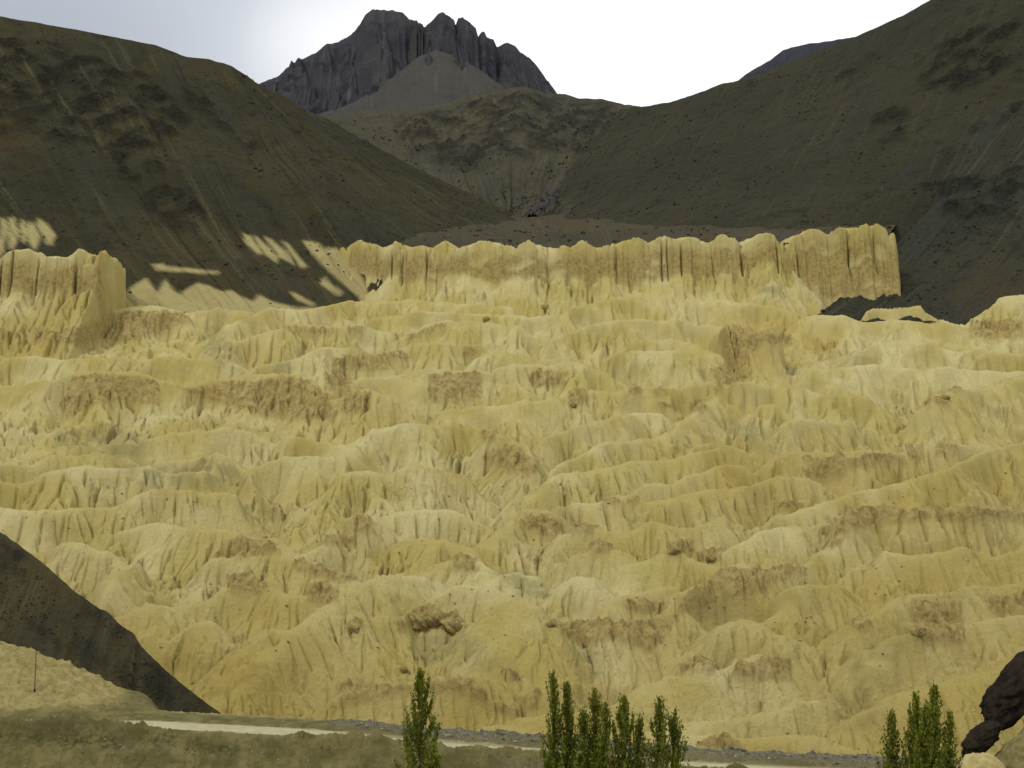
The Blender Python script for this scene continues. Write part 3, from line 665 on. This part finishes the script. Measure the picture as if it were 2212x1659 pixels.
# near spur on the left
near, *NG = loft('near_spur', [(-420,850,380),(-150,1035,345),(0,1148,328),(60,1190,322),(110,1230,316),(160,1275,310),(215,1315,306),(232,1322,304),(262,1352,300),(292,1372,297),(305,1395,295),(350,1440,291),(400,1482,287),(450,1520,284),(497,1556,281),(540,1600,279)],
     [(-500,1250,300),(-280,1350,296),(-120,1400,292),(-40,1440,290),(20,1480,288),(80,1520,286),(130,1560,284),(160,1580,282),(200,1590,280),(250,1600,279),(280,1605,278),(330,1610,277),(380,1612,276),(430,1614,275),(490,1615,274),(540,1620,273)],
     mat_hill('near_scree', (0.0504, 0.0432, 0.0208), (0.0756, 0.0590, 0.0247), (0.0490, 0.0475, 0.0299), (0.0202, 0.0187, 0.0117), 0.55, 0.6, s1=0.16, bump=2.0), 320, 150,
     'dark brown scree spur cutting across the lower left corner', amp=0.42, gul=1.0, gwl=8, seed=300, rocky=0.7,
     crag=[[(205,1312),(240,1325),(300,1375),(300,1400),(260,1385),(215,1345)], [(280,1440),(340,1430),(400,1490),(440,1545),(380,1540),(310,1500)], [(0,1165),(60,1200),(50,1240),(0,1240)]])
print('hills', round(time.time()-T0, 1))

# ================================================================ FOREGROUND: road bench, embankment, valley side under the viewer
NCF, NRF = 760, 170
uf = np.linspace((-420-CX)/FPX, (2632-CX)/FPX, NCF).astype(F32)
Yf = np.concatenate([np.linspace(-12, 222, 60, endpoint=False), np.linspace(222, 292, NRF-60)]).astype(F32)
Yff = np.repeat(Yf[None], NCF, 0)
Xff = (uf[:, None]*np.maximum(Yff, 60)).astype(F32)
pxf = CX+FPX*uf[:, None]+0*Yff
roadz = np.interp(pxf, [-400, 0, 330, 680, 900, 1180, 1480, 1700, 2212, 2600], [-46.8, -47.0, -47.1, -48.3, -49.9, -51.3, -53.3, -54.2, -55.5, -56])
roady = np.interp(pxf, [-400, 0, 330, 680, 1180, 1480, 2212, 2600], [253, 253, 253, 251, 248, 247, 246, 246])
d = Yff-roady                                    # + behind the road
zf = roadz.copy()
emb = np.maximum(-d-4.6, 0)
zf -= emb*0.62-0.0*emb
vz = np.interp(Yff, [-12, 0, 20, 60, 110, 130, 160, 205, 230], [-1.0, -1.75, -5, -15.5, -29.5, -34.2, -45, -64, -68])
zf = np.where(Yff < 225, np.maximum(zf, vz+1.6*fbm(Xff/18, Yff/18, 3, 310)), zf)
zf = np.where(Yff < 205, vz+(1.6*fbm(Xff/18, Yff/18, 3, 310)*sstep(4, 30, Yff)), zf)
# near berm of graded earth along the left half, far gravel bank along the right half
bl = sstep(720, 640, pxf)
berm = np.exp(-((d+5.6+0.8*noise(Xff/9, Yff*0, 311))/1.5)**2)*(0.75+0.75*fbm(Xff/7, Yff/5, 4, 312, 0.62)+0.45*fbm(Xff/1.9, Yff/1.9, 3, 313, 0.65))
zf += berm*np.interp(pxf, [-400,250,340,560,690,760,850,1180,1380,1480,1600,1700,2600], [3.6,3.3,1.5,0.6,2.2,2.8,2.5,2.3,2.8,2.0,2.6,3.2,3.4])
bench = np.exp(-((d+10.0+0.8*noise(Xff/11, Yff*0, 314))/1.3)**2)*sstep(620, 300, pxf)
zf += bench*1.1*(0.8+0.5*fbm(Xff/4, Yff/4, 3, 315))
bank = np.exp(-((d-9.0-1.2*noise(Xff/12, Yff*0, 316))/3.0)**2)*sstep(660, 780, pxf)*sstep(2250, 2000, pxf)
zf += bank*(1.5+0.9*fbm(Xff/5, Yff/5, 3, 317)+0.5*fbm(Xff/1.2, Yff/1.2, 2, 318))
behind = np.maximum(d-5.5, 0)
mound = np.maximum(0, np.interp(pxf, [-420, -150, 0, 80, 150, 230, 290, 340], [24, 15, 8.6, 6.4, 4.4, 1.7, 0.4, 0]))
lm = np.minimum(behind*0.55, mound*sstep(0, 26, behind)*1.15)
zf += lm*(1+0.10*fbm(Xff/6, Yff/6, 3, 319))+sstep(0.5, 2.5, lm)*(1.9*(ridged(Xff/6.0, Yff/6.0, 4, 320)-0.6)+0.55*fbm(Xff/1.6, Yff/1.6, 3, 321))
zf -= sstep(14, 30, d)*sstep(300, 420, pxf)*9
onroad = sstep(4.6, 4.0, np.abs(d))
C, S, A, _, _ = gully(Xff, Yff, np.full_like(Xff, -0.35), np.ones_like(Xff), 2.6, 5)
zf -= 0.42*np.power(0.5+0.5*C, 4)*sstep(-6.5, -9, d)*sstep(215, 225, Yff)
zf += (1-onroad)*(0.40*fbm(Xff/2.0, Yff/2.0, 5, 322, 0.65)+0.22*sstep(0.30, 0.6, noise(Xff/0.8, Yff/0.8, 323)))
prf = EYE-FPX*zf/np.maximum(Yff, 20)
gravel = np.maximum(bank*1.2, sstep(-5.5, -7.5, d)*sstep(1040, 1110, pxf)*sstep(2300, 2100, pxf))
gravel = np.clip(gravel*(0.75+0.6*fbm(Xff/6, Yff/6, 3, 324)), 0, 1)
pale_m = np.clip(sstep(0.3, 1.5, lm)+sstep(12, 15, d)*sstep(300, 420, pxf), 0, 1)
M = NT('roadside_earth'); p = M.geo
c = M.mix(M.ramp(M.noise(p, 0.25, 5, 0.6), 0.35, 0.65), (0.120, 0.105, 0.036), (0.205, 0.175, 0.066))
c = M.mix(M.ramp(M.noise(M.vec(p, (0.9, 0.25, 0.4)), 1.0, 4, 0.65), 0.55, 0.75, 0, 0.8), c, (0.085, 0.074, 0.034))
c = M.mix(M.attr('pale'), c, M.mix(M.ramp(M.noise(p, 0.5, 5, 0.65), 0.35, 0.65), (0.270, 0.215, 0.074), (0.375, 0.312, 0.122)))
c = M.mix(M.attr('road'), c, M.mix(M.ramp(M.noise(p, 0.6, 4, 0.6), 0.3, 0.7), (0.31, 0.275, 0.14), (0.37, 0.33, 0.18)))
c = M.mix(M.attr('gravel'), c, M.mix(M.ramp(M.noise(p, 2.2, 4, 0.7), 0.35, 0.65), (0.075, 0.070, 0.050), (0.235, 0.215, 0.145)))
c = M.mix(M.ramp(M.noise(p, 3.2, 3, 0.7), 0.60, 0.74, 0, 0.5), c, (0.07, 0.06, 0.03))
c = M.mix(M.math('MULTIPLY', M.attr('scrub'), M.ramp(M.noise(p, 1.2, 4, 0.7), 0.4, 0.6)), c, (0.055, 0.048, 0.015))
c = M.mix(M.ramp(M.noise(p, 1.1, 6, 0.75), 0.52, 0.66, 0, 0.55), c, (0.075, 0.064, 0.024))
M.color(c); M.bump(M.noise(p, 1.6, 7, 0.78), 0.45, 1.0)
scrubm = np.exp(-((d+8.0)/1.9)**2)*sstep(700, 500, pxf)*sstep(-0.3, 0.3, fbm(Xff/5, Yff/3, 3, 325))
ground = grid_mesh('ground', Xff, Yff, zf.astype(F32), M.m, dict(pale=pale_m, road=onroad*(1-gravel), gravel=gravel, scrub=scrubm))
tag(ground, 'earth embankment and valley side below the viewer with a dirt track', 'ground', kind='structure')
# valley ground under everything, out to the horizon
me_o = grid_mesh('basement_ground', *np.meshgrid(np.linspace(-9000, 9000, 4), np.linspace(-3000, 12000, 4), indexing='ij'), np.full((4, 4), -120.0), M_FLOOR,
                 dict(crag=np.zeros((4, 4)), rust=np.zeros((4, 4)), pale=np.zeros((4, 4)), violet=np.zeros((4, 4))))
me_o.name = 'lower_ground'; tag(me_o, 'bare ground stretching beyond the valley', 'ground', kind='structure')
def ground_at(px, Y):
    i = int(np.argmin(np.abs(CX+FPX*uf-px))); return float(np.interp(Y, Yf, zf[i]))
# the graded road surface itself
nr_ = 160
prx = np.linspace(-420, 2600, nr_); ry0 = np.interp(prx, [-400, 0, 330, 680, 1180, 1480, 2212, 2600], [253, 253, 253, 251, 248, 247, 246, 246])
rz0 = np.interp(prx, [-400, 0, 330, 680, 900, 1180, 1480, 1700, 2212, 2600], [-46.8, -47.0, -47.1, -48.3, -49.9, -51.3, -53.3, -54.2, -55.5, -56])
off = np.linspace(-3.4, 3.4, 14)
RY = ry0[:, None]+off[None]+0.25*noise(prx[:, None]/30+0*off[None], off[None]*0+1, 330); RX = (prx[:, None]-CX)/FPX*RY
RZ = rz0[:, None]+0.05+0.06*np.cos(off[None]*0.45)+0.03*fbm(RX/1.5, RY/1.5, 2, 331)
M_ROAD = mat_simple('road_dirt', (0.34, 0.305, 0.165), (0.40, 0.365, 0.21), 0.5, None, 0.04)
road = grid_mesh('road', RX, RY, RZ, M_ROAD); tag(road, 'pale graded dirt road crossing behind the poplars', 'road', kind='structure')
print('foreground', round(time.time()-T0, 1))

# ================================================================ stones and scrub
def ico():
    t = (1+5**0.5)/2
    v = np.array([(-1,t,0),(1,t,0),(-1,-t,0),(1,-t,0),(0,-1,t),(0,1,t),(0,-1,-t),(0,1,-t),(t,0,-1),(t,0,1),(-t,0,-1),(-t,0,1)], F32)
    v /= np.linalg.norm(v[0])
    f = np.array([(0,11,5),(0,5,1),(0,1,7),(0,7,10),(0,10,11),(1,5,9),(5,11,4),(11,10,2),(10,7,6),(7,1,8),(3,9,4),(3,4,2),(3,2,6),(3,6,8),(3,8,9),(4,9,5),(2,4,11),(6,2,10),(8,6,7),(9,8,1)], np.int32)
    return v, f
IV, IF = ico()
def lumps(name, P, R, mat, label, cat, squash=0.65, smooth=False):
    n = len(P); V = IV[None]*(0.7+0.6*RNG.random((n, 12, 1)))*R[:, None, None]
    V = V*np.stack([0.8+0.7*RNG.random(n), 0.8+0.5*RNG.random(n), squash*(0.7+0.6*RNG.random(n))], 1)[:, None, :]
    a = RNG.random(n)*6.283; c_, s_ = np.cos(a)[:, None], np.sin(a)[:, None]
    V = np.stack([V[..., 0]*c_-V[..., 1]*s_, V[..., 0]*s_+V[..., 1]*c_, V[..., 2]], -1)+P[:, None, :]
    Fc = (IF[None]+12*np.arange(n)[:, None, None]).reshape(-1, 3)
    o = tri_mesh(name, V.reshape(-1, 3), Fc, mat, smooth=smooth)
    return tag(o, label, cat, kind='stuff')
M_SCRUB = mat_simple('dark_scrub', (0.020, 0.021, 0.013), (0.036, 0.034, 0.020), 0.2, None, 0.3)
def scatter(G, n, rmin, rmax, name, label, seed, dens=45, tmin=12):
    hx, hy, z, pc, pr = G
    i = RNG.integers(2, hx.shape[0]-2, n*4); j = RNG.integers(tmin+14, hx.shape[1]-4, n*4)
    ok = (fbm(hx[i, j]/dens, hy[i, j]/dens, 3, seed) > 0.04) & (pc[i, j] > -60) & (pc[i, j] < 2270)
    i, j = i[ok][:n], j[ok][:n]
    P = np.stack([hx[i, j], hy[i, j], z[i, j]], 1).astype(F32)
    R = (rmin+(rmax-rmin)*RNG.random(len(P))**2.5).astype(F32)
    return lumps(name, P, R, M_SCRUB, label, 'scrub', 0.8)
scatter(LG, 1900, 0.3, 1.3, 'hillside_scrub', 'tiny dark shrubs and stones dotting the left hill', 401)
scatter(RG, 1900, 0.35, 1.5, 'hillside_scrub', 'tiny dark shrubs and stones dotting the right hill', 402, 60)
scatter(SG, 900, 0.3, 1.3, 'hillside_scrub', 'tiny dark shrubs and stones dotting the right scree spur', 403)
scatter(MIDG, 1300, 0.6, 2.2, 'hillside_scrub', 'dark rocks and shrubs dotting the ridge at the valley head', 404, 70)
scatter(FLG, 700, 0.5, 1.8, 'hillside_scrub', 'tiny dark shrubs on the brown valley floor', 405)
scatter(NG, 1500, 0.05, 0.32, 'spur_stones', 'small dark stones on the lower left spur', 406, 12)
# gravel along the road
w = gravel[:, 60:]*(np.abs(d[:, 60:]) > 4.2)
ii, jj = np.where(w > 0.35); sel = RNG.choice(len(ii), 3200); ii, jj = ii[sel], jj[sel]+60
P = np.stack([Xff[ii, jj]+RNG.normal(0, .15, len(ii)), Yff[ii, jj]+RNG.normal(0, .15, len(ii)), zf[ii, jj]], 1).astype(F32)
lumps('gravel', P, (0.08+0.34*RNG.random(len(P))**3).astype(F32), mat_simple('gravel_stone', (0.085, 0.080, 0.060), (0.27, 0.25, 0.17), 0.9, None, 0.05), 'grey gravel and rubble heaped along the dirt road', 'gravel', 0.7)
ii = RNG.integers(0, NCF, 2600); jj = RNG.integers(66, 100, 2600)
P = np.stack([Xff[ii, jj], Yff[ii, jj], zf[ii, jj]], 1).astype(F32); P = P[np.abs(P[:, 1]-roady[ii, jj]) > 4.3]
lumps('embankment_stones', P, (0.05+0.20*RNG.random(len(P))**3).astype(F32), mat_simple('earth_stone', (0.11, 0.095, 0.05), (0.30, 0.26, 0.15), 0.9, None, 0.05), 'small loose stones on the earth embankment', 'stones', 0.7)

# loose dark stones scattered over the nearer badlands
si, sj = np.where(seen & (Yg < 560) & (prow > 1000))
sel = RNG.choice(len(si), 9000); si, sj = si[sel], sj[sel]
okk = (fbm(Xg[si, sj]/22, Yg[si, sj]/22, 3, 440) > 0.02); si, sj = si[okk][:2200], sj[okk][:2200]
P = np.stack([Xg[si, sj], Yg[si, sj], h[si, sj]], 1).astype(F32)
lumps('loose_stones', P, ((0.07+0.36*RNG.random(len(P))**4)*P[:, 1]/420).astype(F32), mat_simple('brown_stone', (0.13, 0.092, 0.034), (0.26, 0.20, 0.075), 0.7, None, 0.05), 'small brown stones scattered over the nearer silt slopes', 'stones', 0.8)

# individual boulders
def rock_mesh(name, R, mat, seed, squash=(1, 1, 0.7), sub=3, rough=0.28):
    V, Fc = IV.copy(), IF.copy()
    for _ in range(sub):
        e = {}; V = list(map(tuple, V)); nf = []
        def midp(a, b):
            kx = (min(a, b), max(a, b))
            if kx not in e:
                m_ = np.array(V[a])+np.array(V[b]); m_ /= np.linalg.norm(m_); e[kx] = len(V); V.append(tuple(m_))
            return e[kx]
        for a, b, c_ in Fc:
            x, y, zz = midp(a, b), midp(b, c_), midp(c_, a); nf += [(a, x, zz), (b, y, x), (c_, zz, y), (x, y, zz)]
        V = np.array(V, F32); Fc = np.array(nf, np.int32)
    n_ = fbm(V[:, 0]*1.3+V[:, 2]*0.9, V[:, 1]*1.3-V[:, 2]*0.7, 4, seed)+0.5*fbm(V[:, 0]*3+V[:, 2]*2.5, V[:, 1]*3+V[:, 2], 3, seed+3)
    n_ = n_+0.2*(np.round(n_*4)/4-n_)+0.30*np.abs(fbm(V[:, 0]*5+V[:, 2]*4, V[:, 1]*5-V[:, 2]*3, 3, seed+8))
    V = V*(1+rough*n_)[:, None]*np.array(squash, F32)*R
    return V, Fc
M_CRUST = mat_simple('crusted_silt_rock', (0.20, 0.150, 0.054), (0.34, 0.270, 0.100), 0.5, (0.11, 0.080, 0.030), 0.2)
def boulder(px, py, wpx, hpx, label, mat=M_CRUST, seed=1, sink=0.42):
    x, y, z = surf_at(px, py+hpx*0.4)
    R = wpx/2/FPX*y; s = hpx/max(wpx, 1)
    V, Fc = rock_mesh('boulder', R, mat, seed, (1, 0.85, s*1.15), 4, 0.5)
    V = V+np.array([x, y, z+R*s*(1-2*sink)*0.7], F32)
    o = tri_mesh('boulder', V, Fc, mat, smooth=True)
    return tag(o, label, 'boulder')
boulder(1051,688,16,10,'small dark boulder perched below the pale cliff near the basin centre', seed=3)
boulder(1176,664,22,16,'rounded dark rock on the pale apron under the middle of the cliff', seed=5)
boulder(1238,876,14,9,'small dark rock on a rilled ridge right of centre', seed=7)
boulder(905,1336,50,34,'left lump of the brown rock outcrop above the dark hollow', seed=9)
boulder(938,1326,42,36,'tallest middle lump of the brown rock outcrop', seed=11)
boulder(980,1342,50,30,'right lump of the brown rock outcrop above the dark hollow', seed=13)
boulder(766,1356,26,18,'lone brown rock on the flank left of the outcrop', seed=15)
boulder(1458,1188,24,14,'dark brown rock capping a small crest right of centre', seed=17)
boulder(1538,1206,26,15,'dark rock at the foot of the slump, nearest the brown scarp', seed=19)
boulder(1190,1346,18,14,'dark knob at the upper left corner of the hollow', seed=21)
boulder(872,1448,20,12,'small brown rock on the lower slope just above the lone poplar', seed=23)
boulder(1982,1362,26,22,'dark brown rock set in the grey slope on the right', seed=25)
boulder(2040,858,22,10,'flat dark rock near the right edge halfway up the basin', seed=27)

# rocks coloured as recess shade and pale boulder at the lower right corner
M_SHADE_SLEEVE = mat_simple('shade_and_sleeve_black', (0.012, 0.010, 0.007), (0.030, 0.022, 0.013), 0.6, (0.045, 0.028, 0.014), 0.3)  # near-black paints the shade of a recess; also the pole's dark sleeve
M_PALEROCK = mat_simple('pale_boulder', (0.33, 0.265, 0.10), (0.42, 0.345, 0.145), 0.8, (0.26, 0.19, 0.08), 0.08)
M_SHOULDER = mat_simple('olive_earth', (0.15, 0.125, 0.045), (0.24, 0.195, 0.078), 0.8, (0.09, 0.07, 0.03), 0.2)
def placed_rock(name, px, py, Y, wpx, hpx, label, cat, mat, seed, tilt=0, depth=1.0, rough=0.25):
    R = wpx/2/FPX*Y
    V, Fc = rock_mesh(name, R, mat, seed, (1, depth, hpx/wpx), 4, rough)
    c_, s_ = math.cos(tilt), math.sin(tilt)
    V = np.stack([V[:, 0]*c_-V[:, 2]*s_, V[:, 1], V[:, 0]*s_+V[:, 2]*c_], 1)+np.array(world_pt(px, py, Y), F32)
    return tag(tri_mesh(name, V, Fc, mat, smooth=True), label, cat)
placed_rock('recess_shade_rock', 2190, 1490, 262, 190, 78, 'rock form coloured black as the shade of a recess at the right edge above the pale boulder', 'rock', M_SHADE_SLEEVE, 41, 0.98, 0.7, 0.36)
placed_rock('recess_shade_rock', 2118, 1598, 254, 100, 46, 'lower rock form coloured black as recess shade, slanting down beside the right poplars', 'rock', M_SHADE_SLEEVE, 43, 0.80, 0.8, 0.34)
placed_rock('boulder', 2120, 1672, 236, 104, 90, 'pale rounded cracked boulder at the lower right corner', 'boulder', M_PALEROCK, 47, 0, 0.9, 0.2)
placed_rock('earth_shoulder', 2235, 1640, 248, 200, 110, 'tan earth shoulder at the bottom right edge', 'earth bank', M_SHOULDER, 53, 0.85, 0.9, 0.3)

# ================================================================ poplars
M_LEAF = NT('poplar_leaf', 0.55, 0.3); p = M_LEAF.geo
lc = M_LEAF.mix(M_LEAF.attr('tone'), (0.060, 0.092, 0.005), (0.270, 0.290, 0.018))
lc = M_LEAF.mix(M_LEAF.ramp(M_LEAF.noise(p, 0.9, 3, 0.6), 0.45, 0.7, 0, 0.6), lc, (0.20, 0.175, 0.016))
M_LEAF.color(lc)
trn = M_LEAF.t.nodes.new('ShaderNodeBsdfTranslucent'); M_LEAF.t.links.new(lc, trn.inputs['Color'])
ms = M_LEAF.t.nodes.new('ShaderNodeMixShader'); ms.inputs[0].default_value = 0.3
M_LEAF.t.links.new(M_LEAF.b.outputs[0], ms.inputs[1]); M_LEAF.t.links.new(trn.outputs[0], ms.inputs[2]); M_LEAF.t.links.new(ms.outputs[0], M_LEAF.out.inputs['Surface'])
M_LEAF = M_LEAF.m
M_BARK = mat_simple('poplar_bark', (0.085, 0.075, 0.045), (0.15, 0.13, 0.08), 3.0, None, 0.02)
def tube(path, rad, sides=5):
    path = np.array(path); n = len(path); V = []; Fq = []
    for i in range(n):
        for k_ in range(sides):
            a = 2*math.pi*k_/sides; V.append(path[i]+np.array([math.cos(a), math.sin(a), 0])*rad[i])
    for i in range(n-1):
        for k_ in range(sides):
            a = i*sides+k_; b = i*sides+(k_+1) % sides; Fq.append((a, b, b+sides, a+sides))
    return np.array(V), np.array(Fq)
def poplar(px, top, Y, wpx, label, seed, lean=0.0, nleaf=5200, bare=0.0):
    rg = np.random.default_rng(seed)
    bx = (px-CX)/FPX*Y; zb = ground_at(px, Y); zt = (EYE-top)/FPX*Y
    H = zt-zb; R = 1.9*wpx/2/FPX*Y
    root = bpy.data.objects.new('poplar_tree', None); COL.objects.link(root); root.location = (bx, Y, zb); root.empty_display_size = 0.5
    tag(root, label, 'tree', 'poplars in front of the dirt road')
    path = [(lean*H*t**1.5+0.06*math.sin(5*t+seed), 0.05*math.cos(4*t+seed), -0.25+(H+0.1)*t) for t in np.linspace(0, 1, 9)]
    V, Q = tube(path, np.linspace(0.16, 0.012, 9), 7)
    Vs, Qs, nv = [V], [Q], len(V)
    LP, LT = [], []
    def prof(t): return R*(np.clip((t-0.06)/0.22, 0, 1)**0.6)*np.clip((1-t)/0.62, 0, 1)**0.75
    nb = 72
    segs = []
    for b in range(nb):
        t0 = 0.05+0.83*(b+rg.random())/nb; a = rg.random()*6.283
        Lb = (0.12+0.26*rg.random())*H*(1-0.35*t0)
        t1 = min(0.995, t0+Lb/H)
        r1 = prof(min(t0+0.5*(t1-t0), 0.97))*(0.35+0.75*rg.random())
        sx = lean*H*t0**1.5; sx1 = lean*H*t1**1.5
        p0 = np.array([sx, 0, t0*H]); p2 = np.array([sx1+r1*math.cos(a), r1*math.sin(a), t1*H]); p1 = np.array([sx+0.75*r1*math.cos(a), 0.75*r1*math.sin(a), (t0+0.35*(t1-t0))*H])
        pts = [(1-s)**2*p0+2*s*(1-s)*p1+s*s*p2 for s in np.linspace(0, 1, 5)]
        V, Q = tube(pts, np.linspace(0.035, 0.006, 5)*(1.2-0.6*t0), 4); Vs.append(V); Qs.append(Q+nv); nv += len(V)
        segs.append((p0, p1, p2, rg.random()))
    tri_mesh('trunk', np.concatenate(Vs), np.concatenate(Qs), M_BARK, root, True)
    n = int(nleaf*0.8); si = rg.integers(0, nb, n); s = rg.random(n)**0.8
    # the leader carries leaves too
    P0 = np.array([q[0] for q in segs])[si]; P1 = np.array([q[1] for q in segs])[si]; P2 = np.array([q[2] for q in segs])[si]; tone0 = np.array([q[3] for q in segs])[si]
    s_ = s[:, None]; C_ = (1-s_)**2*P0+2*s_*(1-s_)*P1+s_*s_*P2
    C_ += rg.normal(0, 1, (n, 3))*np.array([0.075, 0.075, 0.26])
    nl = n//9; tl = 0.55+0.46*rg.random(nl); C_[:nl] = np.stack([lean*H*tl**1.5+rg.normal(0, .06, nl), rg.normal(0, .06, nl), tl*H+rg.normal(0, .08, nl)], 1)
    keep = C_[:, 2] > 0.4
    if bare: keep &= rg.random(n) > bare*sstep(0.3, 1.0, C_[:, 2]/H)
    C_ = C_[keep]; n = len(C_)
    sz = (0.06+0.06*rg.random(n))[:, None]
    ax = rg.normal(0, 1, (n, 3))*np.array([0.5, 0.5, 1.0])+np.array([0, 0, 1.4]); ax /= np.linalg.norm(ax, axis=1, keepdims=True)
    bx_ = np.cross(ax, rg.normal(0, 1, (n, 3))); bx_ /= np.linalg.norm(bx_, axis=1, keepdims=True)
    Vl = np.stack([C_-ax*sz*1.5, C_+bx_*sz*0.8, C_+ax*sz*1.5, C_-bx_*sz*0.8], 1).reshape(-1, 3)
    Fl = np.arange(4*n, dtype=np.int32).reshape(-1, 4)
    tone = np.repeat(np.clip(0.55*tone0[keep]+0.45*rg.random(n), 0, 1), 4)
    tri_mesh('crown', Vl, Fl, M_LEAF, root, False, dict(tone=tone))
TY = 128.0
for a in [
 (908,1450,TY,54,'tall slender green poplar standing alone at the bottom left of centre',1,0.004,9500,0),
 (936,1612,TY-3,34,'short poplar sapling beside the lone tall poplar',2,0.01,3000,0),
 (1197,1456,TY,44,'tallest poplar of the middle row, leftmost beside the gravel',3,-0.004,6500,0.2),
 (1224,1476,TY+1,42,'poplar pressed against the right side of the tallest one in the row',4,0.004,6000,0.25),
 (1262,1535,TY,44,'shorter yellowish poplar left of the pointed middle one',5,-0.01,5200,0.3),
 (1284,1492,TY+1,46,'pointed poplar at the middle of the row',6,0.0,6500,0.25),
 (1305,1520,TY-1,40,'leafy poplar on the right flank of the pointed middle one',7,0.006,5200,0.3),
 (1349,1507,TY,48,'dark full poplar right of the middle clump',8,0.0,7500,0.1),
 (1379,1548,TY+1,34,'thin see-through poplar leaning beside the dark full one',9,0.012,3400,0.35),
 (1423,1511,TY,44,'spire-topped poplar, second from the right end of the middle row',10,0.0,5600,0.25),
 (1453,1534,TY+1,46,'poplar at the right end of the middle row leaning right',11,0.02,5200,0.3),
 (1925,1540,TY-2,38,'low narrow poplar at the left of the right-hand clump',12,0.0,5000,0.1),
 (1976,1502,TY-2,46,'bushy poplar in the right-hand clump, left of its tallest tree',13,0.0,6500,0.2),
 (2016,1484,TY-2,50,'tallest dark poplar of the right-hand clump',14,0.004,9000,0.1),
 (1998,1530,TY-4,50,'dense lower poplar in front of the right-hand clump',15,0.0,8000,0.1),
 (2050,1538,TY-2,32,'small thin poplar at the right end of the right-hand clump',16,0.006,3600,0.3)]:
    poplar(*a)

# ================================================================ leaning pole on the pale mound
M_POLE = mat_simple('weathered_wood', (0.085, 0.080, 0.060), (0.14, 0.13, 0.10), 4.0, None, 0.01)
def mound_pt(px, py):
    i = int(np.argmin(np.abs(CX+FPX*uf-px))); r_ = EYE-FPX*zf[i, 60:]/Yf[60:]
    dd = Yf[60:]-roady[i, 60:]; j = int(np.argmax((r_ <= py) & (dd > 5))); return float(Xff[i, 60+j]), float(Yf[60+j]), float(zf[i, 60+j])
bx_, by_, bz_ = mound_pt(73, 1495)
topx, topy, topz = world_pt(78, 1410, by_)
pr_ = bpy.data.objects.new('utility_pole', None); COL.objects.link(pr_); pr_.location = (bx_, by_, bz_)
tag(pr_, 'thin leaning grey utility pole on the pale mound at lower left', 'pole')
e = np.array([topx-bx_, 0, topz-bz_]); V, Q = tube([e*t for t in (-0.06, 0, 0.3, 0.7, 1.0)], [0.12, 0.12, 0.105, 0.09, 0.075], 10); tri_mesh('shaft', V, Q, M_POLE, pr_, True)
V, Q = tube([e*t for t in (-0.05, 0.05, 0.06)], [0.20, 0.20, 0.12], 10); tri_mesh('base_sleeve', V, Q, M_SHADE_SLEEVE, pr_, True)
V, Q = tube([e*0.985, e*1.012, e*1.02], [0.09, 0.09, 0.01], 10); tri_mesh('cap', V, Q, M_POLE, pr_, True)
print('tris', 2*sum(len(o.data.polygons) for o in bpy.data.objects if o.type == 'MESH')); print('done', round(time.time()-T0, 1), sum(len(o.data.polygons) for o in bpy.data.objects if o.type == 'MESH'))
